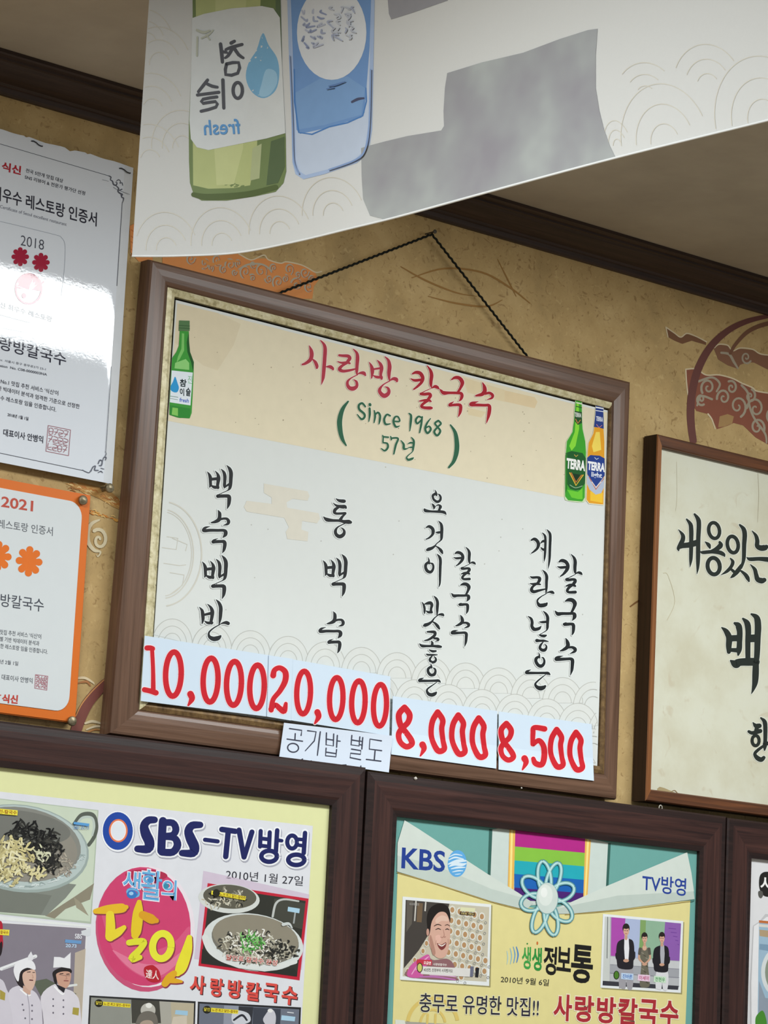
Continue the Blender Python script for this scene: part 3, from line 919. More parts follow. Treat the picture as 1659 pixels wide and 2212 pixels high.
GYE = '''
412 298 32, 490 270 74, 560 320 80, 588 400 84, 560 490 64, 490 560 48, 420 610 22
635 375 15, 690 325 58, 740 320 68
640 465 15, 690 515 58, 740 530 58
680 120 15, 740 190 55, 755 280 60, 752 450 60, 745 600 58, 735 720 44, 722 812 10
785 40 12, 850 120 60, 870 220 68, 862 450 66, 855 700 60, 840 850 44, 820 980 10
398 1170 28, 450 1190 58, 560 1185 60, 615 1212 80, 600 1280 74, 560 1330 60
380 1330 15, 460 1345 54, 560 1340 60, 635 1355 32
530 1350 50, 450 1410 60, 422 1488 80, 480 1528 78, 600 1500 60, 740 1468 38
685 1010 15, 750 1080 60, 785 1170 75, 780 1300 70, 778 1450 58, 765 1565 22
780 1565 15, 850 1535 45, 910 1540 75, 948 1560 50
770 1580 20, 660 1640 26, 577 1710 40, 562 1770 46, 610 1850 90, 690 1855 96, 760 1835 88, 790 1805 46'''
NEO = '''
335 235 15, 410 290 58, 437 380 74, 430 470 74, 475 540 88, 540 545 80, 610 520 68, 660 460 8
622 370 28, 690 375 58, 790 365 60
700 110 15, 770 180 60, 808 270 76, 805 400 70, 800 510 62, 780 570 28, 700 625 18, 630 665 22
595 675 15, 660 700 58, 730 705 70, 770 692 42
550 815 84, 620 820 60, 720 820 56, 825 838 20
700 850 25, 642 920 54, 622 990 66, 670 1040 75, 740 1040 75, 778 980 50, 768 930 34, 725 895 8
590 1095 8, 610 1160 35, 620 1240 22
600 1200 58, 537 1240 74, 527 1310 76, 580 1400 80, 650 1425 84, 710 1380 68, 728 1300 54, 700 1230 38, 655 1215 10
410 1510 8, 320 1550 58, 300 1587 64, 400 1590 64, 560 1590 58, 720 1590 60, 815 1598 74, 860 1625 34
760 1630 14, 680 1690 28, 560 1790 40, 512 1860 52, 560 1930 86, 640 1955 110, 710 1935 94, 748 1905 56'''
a = Art(SP, Zm(1110, 1140, 11.06), base=0.0006)
a.brush(GYE, '222628', HAL, 40)
a.z = Zm(1110, 1310, 11.06); a.brush(NEO, '222628', HAL, 40)
a.build('menu_lettering', msheet, 'black brush writing, fourth column of the menu')
a = Art(SP, Zm(1110, 1140, 11.06), base=0.0006)
def fit(sx, sy, x_from, y_from, x_to, y_to): return (sx, x_to - sx * x_from, sy, y_to - sy * y_from)
a.brush(KAL, '222628', HAL, 40, aff=fit(1.13, 1.187, 1105, 1455, 1040, 630))
a.brush(KUK, '222628', HAL, 40, aff=fit(1.138, 1.19, 1045, 195, 975, 1670))
a.brush(SU, '222628', HAL, 40, aff=fit(1.15, 1.17, 1030, 980, 965, 760 + 1880))
a.build('menu_lettering', msheet, 'black brush writing, short column at the right edge of the menu')

# cord over the nail
CORD = ink('1B1D18', rough=0.8)
def line3(p, q, n): return [p + (q - p) * (i / n) for i in range(n + 1)]
cs = Flat(-0.010)
pa, pb, pc = cs.pt(596, 636), Flat(-0.014).pt(933, 506), cs.pt(1150, 784)
tube('hanging_cord', line3(pa, pb, 150) + line3(pb, pc, 130)[1:], 0.0017, CORD, sign, wob=.35)
nail = thing('nail', 'small nail in the wall holding up the black cord of the menu board', 'nail', Flat(0).pt(933, 503))
pn = Flat(-0.014).pt(933, 502)
NM = ink('57524A', rough=0.35)
V, F = [], []
for q, y in ((.0012, 0.0), (.0012, -.020), (.0030, -.020), (.0030, -.0215), (.0004, -.022)):
    for k in range(12):
        an = k * math.pi / 6
        V.append((pn.x + q * math.cos(an), y, pn.z + q * math.sin(an)))
for i in range(4):
    for k in range(12): F.append([i * 12 + k, (i + 1) * 12 + k, (i + 1) * 12 + (k + 1) % 12, i * 12 + (k + 1) % 12])
meshobj('nail_shank', V, F, [NM], None, nail, smooth=True)

# ------------------------------------------------------------------ price slips taped to the sign
SLIP = ink('CFDFEE', var=0.015)
RED, REDH = 'C8222E', 'F2DCE0'
NSL = 'price slips taped along the foot of the menu board'
zc = Zm(250, 1330, 2.5523)
zd = Zm(830, 1000, 2.9625)
ysl = YS - 0.0012
def slip(label, surf, quad, zz, strokes, n=1):
    q = [zz(*p) for p in quad]
    P = [surf.pt(*p) for p in q]
    t = thing('price_slip', label, 'price slip', ((P[2] + P[3]) / 2), NSL)
    pap = sheet('paper', surf, q, SLIP, t, thick=0.0004, n=n)
    a = Art(surf, zz, base=0.0002, dens=None)
    for s_ in strokes:
        if s_[0] == 'o': a.ring(s_[1], s_[2], s_[3], s_[4], s_[5] + 12, REDH, rot=s_[6] if len(s_) > 6 else 0)
        else: a.stroke(s_, REDH, grow=11)
    a.n += 10
    for s_ in strokes:
        if s_[0] == 'o': a.ring(s_[1], s_[2], s_[3], s_[4], s_[5] + 4, RED, rot=s_[6] if len(s_) > 6 else 0)
        else: a.stroke(s_, RED, grow=3)
    a.build('price_lettering', t, 'red numerals')
    return t
FS = Flat(ysl)
slip('white slip reading 10,000 in red, at the lower left corner of the menu board', FS, [(160, 110), (846, 218), (834, 556), (138, 470)], zc,
     ['172 178 26, 190 178 26, 203 182 26', '200 178 20, 206 300 20, 207 420 24', '158 408 26, 190 415 26, 222 425 28',
      ('o', 318, 322, 43, 122, 27, 2), '412 432 34, 420 458 30, 400 494 8', ('o', 523, 355, 41, 121, 27, 2), ('o', 652, 373, 41, 121, 27, 2), ('o', 779, 392, 40, 120, 27, 2)])
slip('white slip reading 20,000 in red, above the small rice note', FS, [(847, 218), (1515, 335), (1508, 662), (835, 556)], zc,
     [('o', 1036, 424, 38, 118, 26, 2), '1112 532 32, 1118 558 28, 1098 594 8', ('o', 1216, 457, 37, 116, 26, 2), ('o', 1338, 475, 37, 116, 26, 2), ('o', 1457, 494, 36, 115, 26, 2)])
F2 = Flat(ysl - 0.0012)
slip('narrow white patch with a single red 2, starting the 20,000 price', F2, [(845, 218), (975, 238), (965, 578), (834, 556)], zc,
     ['868 330 30, 876 300 26, 905 288 26, 935 312 30, 934 360 30, 905 415 26, 868 462 24, 857 520 26', '855 515 24, 880 492 24, 905 512 28, 928 525 30, 938 485 18'])
# the two right slips bend out over the sign's lower moulding
zk = FS.pt(1000, 1603).z
def bend(z, z1=None):
    t = max(0.0, min(1.0, (zk - z) / 0.05))
    return ysl + 0.004 - 0.008 * t
BS = Bent(bend)
E8 = ['130 1565 36, 94 1610 36, 105 1680 36, 140 1725 34, 172 1772 36, 176 1800 34, 142 1816 34, 104 1788 32, 92 1740 34, 112 1700 34, 152 1660 34, 162 1610 36, 130 1565 36',
      '245 1803 40, 254 1830 32, 232 1874 8']
Z0 = '342 1595 35, 310 1650 34, 300 1720 32, 310 1780 32, 345 1842 36, 384 1830 34, 376 1775 30, 368 1700 32, 374 1645 34, 342 1595 35'
def mv(st, dx, dy, sc=1.0, ox=0, oy=0):
    return ', '.join('%f %f %f' % ((float(q.split()[0]) - ox) * sc + ox + dx, (float(q.split()[1]) - oy) * sc + oy + dy, float(q.split()[2]) * sc) for q in st.split(','))
slip('white slip reading 8,000 in red, third along the foot of the menu board', BS, [(55, 1492), (724, 1588), (717, 1956), (45, 1865)], zd,
     E8 + [Z0, mv(Z0, 132, 19), mv(Z0, 263, 38)], n=10)
slip('white slip reading 8,500 in red, at the lower right corner of the menu board', BS, [(733, 1590), (1328, 1672), (1342, 2034), (732, 1962)], zd,
     [mv(E8[0], 656, 104, .93, 72, 1545), mv(E8[1], 653, 88), '1026 1702 34, 960 1694 30, 952 1730 30, 950 1800 26', '955 1800 24, 990 1776 30, 1020 1815 34, 1024 1880 36, 1008 1930 34, 968 1922 34, 954 1893 26',
      mv(Z0, 764, 112, .96, 283, 1575), mv(Z0, 888, 130, .96, 283, 1575)], n=10)
# rice note curving over the lower moulding
zk2 = FS.pt(720, 1570).z
def bend2(z):
    t = max(0.0, min(1.0, (zk2 - z) / 0.06))
    return ysl - 0.0012 - 0.006 * t * t
BN = Bent(bend2)
q = [zc(*p) for p in ((928, 590), (1526, 662), (1506, 864), (902, 778))]
note = thing('note_slip', 'small white note in thin dark lettering below the 20,000 slip', 'note', (BN.pt(*q[2]) + BN.pt(*q[3])) / 2)
pap = sheet('paper', BN, q, ink('D2DCEA', var=0.02), note, thick=0.0004, n=10)
a = Art(BN, zc, base=0.0002)
NI = '3A3C4C'
for s_ in ('958 622 7, 1026 632 7, 1022 660 7', '990 650 7, 988 685 7', '945 680 7, 1030 692 7',
           '1058 634 7, 1105 640 7, 1095 690 7, 1045 745 5', '1128 640 7, 1112 770 6',
           '1162 646 7, 1160 712 7, 1200 718 7, 1202 652 7', '1162 680 7, 1200 686 7', '1222 660 7, 1218 725 7', '1220 690 7, 1238 692 6', '1160 730 7, 1157 772 7, 1214 778 7, 1218 738 7', '1160 752 7, 1214 760 7',
           '1302 660 7, 1298 712 7, 1342 718 7, 1346 668 7', '1302 685 7, 1344 692 7', '1362 672 7, 1357 735 7', '1345 690 6, 1360 694 6', '1344 710 6, 1360 714 6',
           '1300 735 7, 1352 744 7, 1350 764 7, 1295 758 7, 1292 782 7, 1350 794 7',
           '1465 690 7, 1402 680 7, 1398 735 7, 1466 744 7', '1430 745 7, 1426 792 7', '1382 792 7, 1462 802 7'):
    a.stroke(s_, NI, sm=1)
a.ring(978, 728, 30, 24, 7, NI, rot=6)
for s_ in ('1030 790 7, 1014 802 5', '1072 804 6, 1078 800 6', '1120 806 5, 1124 812 5', '1232 824 6, 1270 822 6', '1352 828 6, 1350 842 6'):
    a.stroke(s_, NI, sm=1)
a.build('note_lettering', note)
# ------------------------------------------------------------------ calligraphy plaque on the right
YP = -0.032
FP = Flat(YP)
PWH = wood('plaque_wood', '40281C', '75482C', 0, rough=0.4)
PWV = wood('plaque_edge_wood', '6A4024', '9A6438', 2, rough=0.4)
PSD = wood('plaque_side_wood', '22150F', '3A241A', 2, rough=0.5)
X0 = FP.pt(1423, 938).x - 0.002; Z1 = FP.pt(1423, 938).z; Z0_ = FP.pt(1405, 1731).z; X1 = X0 + 1.05
plq = thing('wooden_plaque', 'cream calligraphy plaque in a thin dark wood frame, right of the menu board', 'plaque', ((X0 + X1) / 2, -0.004, Z0_))
po = [(X0, Z1), (X1, Z1), (X1, Z0_), (X0, Z0_)]
fi = FP.pt(1437, 962)
mwx, mwz = 0.0105, 0.018
pi_ = [(X0 + mwx, Z1 - mwz), (X1 - mwx, Z1 - mwz), (X1 - mwx, Z0_ + mwz), (X0 + mwx, Z0_ + mwz)]
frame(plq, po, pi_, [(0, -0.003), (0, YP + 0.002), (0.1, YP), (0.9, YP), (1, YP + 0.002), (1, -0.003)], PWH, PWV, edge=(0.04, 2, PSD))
PANEL = mottled('aged_panel', [(0.3, 'C6C2AA'), (0.55, 'D2D2BF'), (0.8, 'D5D6C8')], 7 / K, rough=0.6, flecks=[('B9A98C', 26, 0.64, 0.35, 1.5)])
ppan = box('panel', pi_[0][0], pi_[1][0], YP + 0.010, -0.004, pi_[2][1], pi_[0][1], PANEL, plq)
FPP = Flat(YP + 0.010)
a = Art(FPP, Zm(1450, 1090, 7.938), base=0.0004)
PI, PH = '2A302C', 'DCDED2'
Q1 = '''
125 430 12, 195 520 64, 198 600 78, 155 690 78, 122 755 58, 132 795 14
130 735 60, 200 705 88, 300 692 96, 400 665 105, 440 650 100
265 252 30, 330 340 70, 343 450 78, 343 600 74, 340 800 70, 335 950 58, 322 1070 10
400 165 36, 460 250 75, 474 350 80, 463 600 75, 460 900 74, 455 1080 50, 440 1190 8
580 638 14, 640 690 68, 662 742 36
832 645 46, 845 700 88, 770 765 76, 700 795 56
505 798 10, 540 820 58, 700 808 64, 830 822 74, 895 855 64, 915 885 26
1175 348 34, 1240 420 74, 1260 520 82, 1250 700 74, 1245 900 68, 1228 1000 54, 1190 1080 60
1012 920 20, 1055 980 60, 1030 1060 60, 960 1140 56, 850 1208 8
1040 1120 48, 1100 1172 58
1195 1040 44, 1145 1130 80, 1065 1218 58, 1022 1252 22
1200 1140 38, 1270 1200 64, 1310 1260 70, 1332 1312 34
1385 450 14, 1450 530 58, 1475 620 74, 1475 710 80, 1540 745 98, 1605 738 100, 1630 725 76
1290 900 8, 1350 935 64, 1500 930 68, 1640 940 84, 1800 955 90
1355 1025 12, 1430 1110 64, 1455 1200 74, 1482 1280 88, 1550 1305 98, 1595 1292 76'''
RG = [(735, 445, 92, 136, 62, -10), (728, 1055, 104, 142, 70, -8), (1055, 685, 92, 142, 64, -10)]
for r_ in RG: a.ring(r_[0], r_[1], r_[2], r_[3], r_[4] + 26, PH, rot=r_[5])
a.brush(Q1, PI, PH, 26)
for r_ in RG: a.ring(r_[0], r_[1], r_[2], r_[3], r_[4], PI, rot=r_[5])
a.build('plaque_lettering', ppan, 'black brush lettering along the upper line')
a = Art(FPP, Zm(1540, 1300, 5.8235), base=0.0004)
a.brush('''
112 325 18, 165 370 64, 203 450 78, 200 550 74, 200 630 52
275 270 34, 320 300 78, 337 380 74, 335 500 70, 330 600 68, 318 668 26
220 460 80, 330 455 80
220 605 48, 310 610 58
378 212 26, 430 270 74, 445 370 74, 440 500 68, 440 700 64
485 155 26, 550 200 74, 567 300 84, 562 450 80, 555 650 74, 545 760 68
460 462 98, 550 457 98
225 742 26, 285 780 108, 340 760 94, 450 755 100, 540 755 100
540 765 78, 537 900 84, 530 1010 74, 510 1090 44, 485 1157 8
''', PI, PH, 18)
a.build('plaque_lettering', ppan, 'large black brush character')
a = Art(FPP, Zm(1540, 1300, 5.8235), base=0.0004)
a.brush('''
505 1520 14, 540 1560 58, 585 1560 60
555 1570 50, 545 1630 58
452 1632 38, 500 1650 48, 595 1625 56
605 1462 24, 650 1510 54, 660 1600 55, 658 1750 50, 655 1800 58, 650 1865 22
660 1780 48, 720 1782 50
640 1810 34, 560 1870 40, 527 1915 42, 560 1965 60, 608 1985 60, 640 1960 46''', PI, PH, 18)
a.ring(538, 1745, 44, 64, 40, PI)
a.build('plaque_lettering', ppan, 'small black brush character cut by the picture edge')
a = Art(FPP, Zm(1360, 900, 2.458), base=0.0003)
a.poly([(147, 1975), (160, 1965), (185, 1972), (215, 1985), (240, 1995), (230, 2003), (147, 1992)], 'A79670')
a.stroke('220 1992 3, 240 1985 5, 265 2005 4, 330 2012 2', '8A7656')
a.build('stain', ppan)
for s_, c in (('682 300 2, 686 420 3, 680 560 2', 'B4AE98'), ('250 240 2, 252 420 2, 245 500 2', 'C0BAA2'), ('180 830 3, 205 845 2, 240 980 2, 200 1080 2', 'C0B698')):
    a = Art(FPP, Zm(1360, 900, 2.458), base=0.0003)
    a.stroke(s_, c)
    a.build('stain', ppan)
se = Flat(-0.035).pt(1432, 1745)
V = []
tube('screw_eye', [(se.x + .0032 * math.cos(t * math.pi / 8), -0.03, se.z + .0040 * math.sin(t * math.pi / 8)) for t in range(17)], 0.0009, ink('B9B4A8', rough=.3), plq, 6)

# ------------------------------------------------------------------ framed broadcast posters along the bottom
YF = -0.042
FF = Flat(YF)
FWH = wood('poster_frame_wood', '271817', '4C302A', 0, rough=0.42)
FWV = wood('poster_frame_wood', '271817', '4C302A', 2, rough=0.42)
ZTOP = 0.4285 * K
NFR = 'framed broadcast posters standing side by side'
PROF = [(0, -0.003), (0, YF + 0.0035), (0.05, YF + 0.0014), (0.20, YF + 0.0004), (0.34, YF), (0.66, YF + 0.0008), (0.80, YF + 0.001), (0.86, YF + 0.002), (1, YF + 0.003), (1, -0.003)]
YI = YF + 0.0085
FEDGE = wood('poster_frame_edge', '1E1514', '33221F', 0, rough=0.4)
MWX = Flat(YF + 0.003).pt(858, 1768).x - Flat(YF + 0.0035).pt(795, 1667).x
MWZ = FF.pt(795.5, 1667).z - Flat(YF + 0.003).pt(858, 1765).z
FI = Flat(YI)
def poster_frame(label, xl, xr, top, paper):
    zb = top - 1.02 * K
    t = thing('framed_poster', label, 'framed poster', ((xl + xr) / 2, -0.004, zb), NFR)
    o = [(xl, top), (xr, top), (xr, zb), (xl, zb)]
    i = [(xl + MWX, top - MWZ), (xr - MWX, top - MWZ), (xr - MWX, zb + MWZ), (xl + MWX, zb + MWZ)]
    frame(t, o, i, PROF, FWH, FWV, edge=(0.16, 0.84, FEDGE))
    ps = box('poster_sheet', i[0][0] - .001, i[1][0] + .001, YI, YI + 0.004, i[2][1], i[0][1], paper, t)
    return t, ps
FO = Flat(YF + 0.0035)
xg = 0.5 * (FO.pt(789, 1658).x + FO.pt(795, 1667).x)
xk = FO.pt(1569, 1768).x
FRW = xk - xg
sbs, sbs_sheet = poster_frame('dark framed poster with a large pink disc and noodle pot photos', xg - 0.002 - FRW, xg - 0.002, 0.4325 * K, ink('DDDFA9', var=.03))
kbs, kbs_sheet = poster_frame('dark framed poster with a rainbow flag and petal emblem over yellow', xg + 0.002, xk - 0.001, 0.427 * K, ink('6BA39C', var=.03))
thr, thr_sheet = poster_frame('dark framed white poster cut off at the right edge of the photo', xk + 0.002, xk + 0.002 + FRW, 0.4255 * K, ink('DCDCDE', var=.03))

def specks(a, R, pts_fn, n, cols, ln, wd):
    for _ in range(n):
        x, y = pts_fn()
        an = R.uniform(0, 6.28); l = R.uniform(.5, 1) * ln
        bx_, by_ = x + l * math.cos(an), y + l * math.sin(an)
        mx_, my_ = (x + bx_) / 2 + R.uniform(-.4, .4) * ln, (y + by_) / 2 + R.uniform(-.4, .4) * ln
        a.stroke([(x, y, wd * .5), (mx_, my_, wd), (bx_, by_, wd * .5)], R.choice(cols), sm=3, cap=False)
def in_ell(R, cx, cy, rx, ry, rot=0):
    def f():
        q = math.sqrt(R.random()); t = R.uniform(0, 6.283)
        u, v = rx * q * math.cos(t), ry * q * math.sin(t)
        c, s_ = math.cos(math.radians(rot)), math.sin(math.radians(rot))
        return cx + u * c - v * s_, cy + u * s_ + v * c
    return f

# ---- left poster
Z4 = Zm(0, 1560, 3.393); Z5 = Zm(180, 1700, 2.8603)
ix0, iz0 = xg - 0.002 - FRW + 0.09, 0.4325 * K - 0.95 * K
def back(X, Zw):            # the photograph pixel of a point on the poster plane
    v = Vector((X, YI, Zw)) - CAM
    return CX + FPX * v.dot(RR) / v.dot(_f), CY - FPX * v.dot(UU) / v.dot(_f)
a = Art(FI, base=0.0003)
tl = FI.pt(0, 1710); tr = FI.pt(675.8, 1784)
xl_ = sbs.location.x - FRW / 2 + 0.085
a.poly([back(xl_, tl.z), (675.8, 1784), back(tr.x - .004, iz0), back(xl_, iz0)], 'DADCE2')
a.build('printed_panel', sbs_sheet)
a = Art(FI, Z5, base=0.0005)
SH, WH = 'A9ABB8', 'ECEEF2'
# eye mark
a.ell(218, 281, 101, 125, SH); a.ell(213, 274, 101, 126, WH); a.ell(213, 272, 93, 117, '2448A0'); a.ell(216, 270, 58, 72, 'E07A50'); a.ell(216, 270, 48, 62, 'F0E4E4'); a.ell(216, 270, 42, 55, 'DCE2EA')
NV = '20265E'
ST = ['440 203 42, 400 207 48, 376 240 52, 386 290 62, 408 340 62, 400 382 54, 335 382 42', '492 210 50, 486 300 50, 482 395 50', '490 222 42, 552 222 42, 572 262 44, 552 296 40, 500 300 34', '490 310 34, 560 314 42, 582 358 48, 552 402 46, 484 402 44',
      '722 234 40, 672 238 48, 650 272 52, 664 320 62, 686 370 62, 676 408 52, 610 408 40', '752 326 26, 830 336 26',
      '856 262 34, 940 274 34', '896 268 34, 880 430 34', '962 266 32, 992 434 30', '1042 278 32, 994 434 30',
      '1096 272 26, 1092 368 26', '1152 280 26, 1148 374 26', '1096 318 24, 1150 324 24', '1092 362 24, 1148 368 24', '1198 268 28, 1190 398 28', '1196 328 24, 1226 332 22',
      '1370 284 28, 1362 408 28', '1322 322 22, 1368 326 22', '1322 358 22, 1366 364 22']
RS = [(1148, 428, 48, 34, 28), (1290, 340, 30, 40, 26), (1316, 450, 50, 32, 28)]
for c, g, dx, dy in ((SH, 20, 6, 8), (WH, 20, 0, 0), (NV, 0, 0, 0)):
    a.n += 6
    for r_ in RS: a.ring(r_[0] + dx, r_[1] + dy, r_[2], r_[3], r_[4] + g, c)
    for s_ in ST: a.stroke(mv(s_, dx, dy), c, grow=g, sm=4)
a.build('channel_lettering', sbs_sheet, 'navy lettering with a ringed eye mark')
a = Art(FI, Z5, base=0.0004)
a.text('2010년 1월 27일', (880, 568), (1355, 612), (884, 508), '33333C', bold=.004)
a.build('date_lettering', sbs_sheet)
# pink disc
a = Art(FI, Z5, base=0.0004)
a.ell(378, 880, 302, 386, 'C65478', rot=-4); a.ell(392, 862, 296, 376, 'E6DCE4', rot=-4); a.ell(375, 862, 288, 368, 'CC4470', rot=-4)
a.smooth([(108, 760), (180, 1000), (290, 1130), (430, 1190), (560, 1130), (640, 980), (655, 860), (560, 960), (420, 1010), (280, 960), (180, 840)], 'D4597F')
a.smooth([(180, 1010), (300, 1130), (430, 1180), (560, 1110), (620, 1010), (500, 1090), (360, 1090), (250, 1040)], 'DE7A98')
a.ell(390, 545, 130, 36, 'B03050', rot=2)
a.n += 4
for (t, bl, br, tl_) in (('생', (240, 672), (348, 690), (250, 512)), ('활', (352, 690), (480, 706), (362, 506)), ('의', (482, 690), (572, 702), (488, 566))):
    a.text(t, bl, br, tl_, '4A8CC8', bold=.012, halo='E8E4EE', grow=.035)
    a.text(t, bl, br, tl_, '6FB4DC', bold=-.008)
a.ell(300, 664, 32, 26, '3A78C0'); a.ell(296, 658, 14, 11, '9CC8E8'); a.ell(512, 612, 17, 17, '3A8AA8'); a.ell(412, 575, 17, 15, '4A90C8')
YW = [('75 768 22, 150 757 46, 240 748 48, 266 742 18', 'E2B62E'), ('165 790 42, 168 860 50, 165 925 50', 'E6D238'), ('170 925 42, 215 898 40, 252 868 20', 'E6D238'),
      ('345 712 22, 338 780 55, 327 880 56, 320 915 40', 'E2C42E'), ('366 790 40, 420 816 50, 452 826 22', 'D89E28'),
      ('282 962 28, 330 955 32, 374 958 32, 352 1000 30, 300 1060 38, 350 1052 22', 'DCDC3A'),
      ('655 930 25, 640 1010 54, 606 1110 62, 582 1148 36', 'E6DC38'), ('560 1152 30, 530 1180 40, 504 1215 34', 'DCA82A'), ('520 1192 28, 570 1198 22, 606 1202 8', 'DCA82A')]
for s_, c in YW: a.stroke(mv(s_, 5, 6), '8A3A4A', grow=13)
a.ring(490, 990, 57, 78, 46, '8A3A4A')
for s_, c in YW: a.stroke(s_, c, grow=9)
a.ring(485, 983, 57, 78, 44, 'E4E23E', rot=8)
a.smooth([(378, 1115), (420, 1100), (445, 1110), (470, 1140), (478, 1195), (440, 1208), (400, 1195), (378, 1160)], 'B42632')
a.text('達人', (384, 1180), (466, 1192), (388, 1125), 'F0E8E4', bold=.01)
a.build('disc_emblem', sbs_sheet, 'pink disc with yellow and blue lettering')
# red framed pot photograph
a = Art(FI, Z5, base=0.0004)
a.poly([(742, 518), (900, 552), (1396, 664), (1350, 1130), (686, 1062)], 'CDBFD0')
a.poly([(768, 594), (1392, 690), (1336, 1195), (711, 1105)], 'C0283C')
a.poly([(782, 614), (1374, 704), (1320, 1172), (728, 1090)], '34352F')
R = rnd(3)
a.ell(900, 690, 190, 90, 'CFD3CF', rot=4); a.ell(905, 678, 165, 74, '5E5C50', rot=4)
specks(a, R, in_ell(R, 880, 690, 140, 52), 70, ['2A2A26', 'CFCBB8', '8C8A7A', 'B8B09A'], 34, 9)
a.poly([(1180, 690), (1240, 688), (1372, 720), (1352, 880), (1160, 830)], '45463E'); a.stroke('1170 800 14, 1190 720 14, 1240 694 12, 1330 706 10', 'B9BDB9'); a.stroke('1310 770 10, 1300 840 10', '9AA0A0')
a.poly([(1265, 740), (1338, 752), (1334, 780), (1262, 768)], 'A8CCE0')
a.ell(1050, 960, 312, 176, 'D2D8D6', rot=9); a.ell(1062, 945, 272, 150, '77746A', rot=9); a.ell(1064, 930, 268, 138, '8C8676', rot=9)
a.poly([(735, 1000), (800, 1060), (960, 1120), (1120, 1140), (1300, 1120), (1322, 1150), (1320, 1172), (728, 1090)], '2E302C')
a.stroke('752 930 40, 790 1010 44, 880 1070 40, 1020 1105 34, 1180 1110 30, 1310 1080 26', 'D8DCDA')
specks(a, R, in_ell(R, 1060, 990, 230, 95, 8), 230, ['D8D6CA', 'C8C4B2', '2C2C2A', '4A4A44', 'B8B4A0', 'E4E2DA', '6A6658'], 38, 10)
specks(a, R, in_ell(R, 1230, 1010, 95, 50, 8), 60, ['2A2A28', '3A3A34', 'B0AC9C'], 36, 11)
specks(a, R, in_ell(R, 1040, 960, 70, 55), 60, ['3F8A38', '5CA850', '8CC878', 'E2E6D8'], 34, 10)
a.stroke('1235 850 20, 1270 845 16, 1290 870 8', 'C8CECC')
a.poly([(792, 640), (1005, 676), (1000, 700), (790, 664)], 'E4D63C'); a.ell(822, 655, 22, 24, '2A2A20')
a.text('노-전 최고 달인~칼국수', (842, 674), (1000, 696), (844, 652), '7A4A18', bold=.02)
a.text('달인표 칼국수 완성', (882, 1068), (1196, 1104), (886, 1034), 'B83A30', bold=.012, halo='F0E8E0', grow=.05)
a.build('photo_print', sbs_sheet, 'red bordered photo of a basin of noodles with green onion')
a = Art(FI, Z5, base=0.0004)
nm = [('사', 655, 1262, 750), ('랑', 780, 1280, 862), ('방', 888, 1290, 978), ('칼', 1000, 1305, 1090), ('국', 1110, 1312, 1202), ('수', 1222, 1330, 1318)]
for dx, dy, c, b in ((5, 5, '3A2A30', .05), (0, 0, 'D85048', .03)):
    for t, xl2, yb, xr2 in nm:
        a.text(t, (xl2 + dx, yb + 10 + dy), (xr2 + dx, yb + 22 + dy), (xl2 + 8 + dx, yb - 105 + dy), c, bold=b)
a.build('shop_name_lettering', sbs_sheet, 'red shop name lettering')
# lower photographs
a = Art(FI, Z5, base=0.0004)
a.poly([(38, 1288), (694, 1324), (676, 1900), (10, 1860)], '2E2E2E'); a.poly([(48, 1300), (684, 1336), (668, 1880), (22, 1850)], 'A8A69C')
a.poly([(48, 1300), (300, 1314), (290, 1700), (30, 1700)], '8E9088'); a.poly([(296, 1314), (470, 1324), (480, 1460), (300, 1460)], '45443E'); a.poly([(540, 1330), (684, 1338), (670, 1800), (560, 1700)], 'B6AC94')
a.ell(400, 1380, 46, 44, 'B8B6AE'); a.ell(405, 1350, 20, 16, 'E2E2DC'); a.smooth([(330, 1440), (360, 1395), (410, 1385), (450, 1410), (462, 1480), (450, 1600), (340, 1600), (320, 1500)], '6E6A62'); a.smooth([(345, 1480), (370, 1445), (420, 1445), (440, 1490), (430, 1580), (350, 1580)], 'A89888')
a.poly([(556, 1420), (640, 1412), (640, 1470), (540, 1480)], 'C8BFAE'); a.poly([(570, 1378), (646, 1384), (644, 1412), (566, 1404)], '9CC2DA')
a.ell(96, 1336, 26, 24, '24241C'); a.poly([(122, 1326), (292, 1340), (290, 1364), (120, 1350)], 'E4D63C'); a.text('노-전 최고 달인~칼국수', (126, 1348), (288, 1360), (128, 1330), '7A3A18', bold=.02)
a.text('달인', (76, 1344), (114, 1346), (78, 1322), 'D8C840', bold=.02)
a.build('photo_print', sbs_sheet, 'grey kitchen photo with a bowed head, lower left')
a = Art(FI, Z5, base=0.0004)
a.poly([(708, 1326), (1345, 1362), (1322, 1920), (690, 1900)], '2A2A2C'); a.poly([(718, 1338), (1334, 1374), (1312, 1900), (700, 1880)], '6C7280')
a.poly([(870, 1350), (960, 1352), (950, 1600), (860, 1600)], '8E94A2'); a.poly([(960, 1356), (1050, 1360), (1030, 1600), (950, 1600)], '34363C'); a.poly([(1050, 1362), (1220, 1372), (1210, 1620), (1040, 1610)], '40444E')
a.smooth([(920, 1400), (955, 1380), (1020, 1400), (1030, 1450), (960, 1470), (920, 1450)], 'C8CCD4'); a.smooth([(1130, 1400), (1150, 1378), (1175, 1380), (1190, 1420), (1180, 1480), (1140, 1480), (1110, 1440)], 'C4C4CC'); a.ell(1155, 1382, 16, 12, 'E4E4E2'); a.stroke('930 1440 12, 980 1410 14, 1010 1440 12', '30323A')
a.poly([(1225, 1410), (1310, 1420), (1306, 1448), (1222, 1440)], 'A8CCE2'); a.stroke('1262 1392 6, 1298 1396 6', 'D0D4DA')
a.ell(764, 1376, 26, 24, '24241C'); a.poly([(790, 1364), (958, 1378), (955, 1402), (788, 1390)], 'E4D63C'); a.text('노-전 최고 달인~칼국수', (794, 1386), (954, 1398), (796, 1368), '7A3A18', bold=.02)
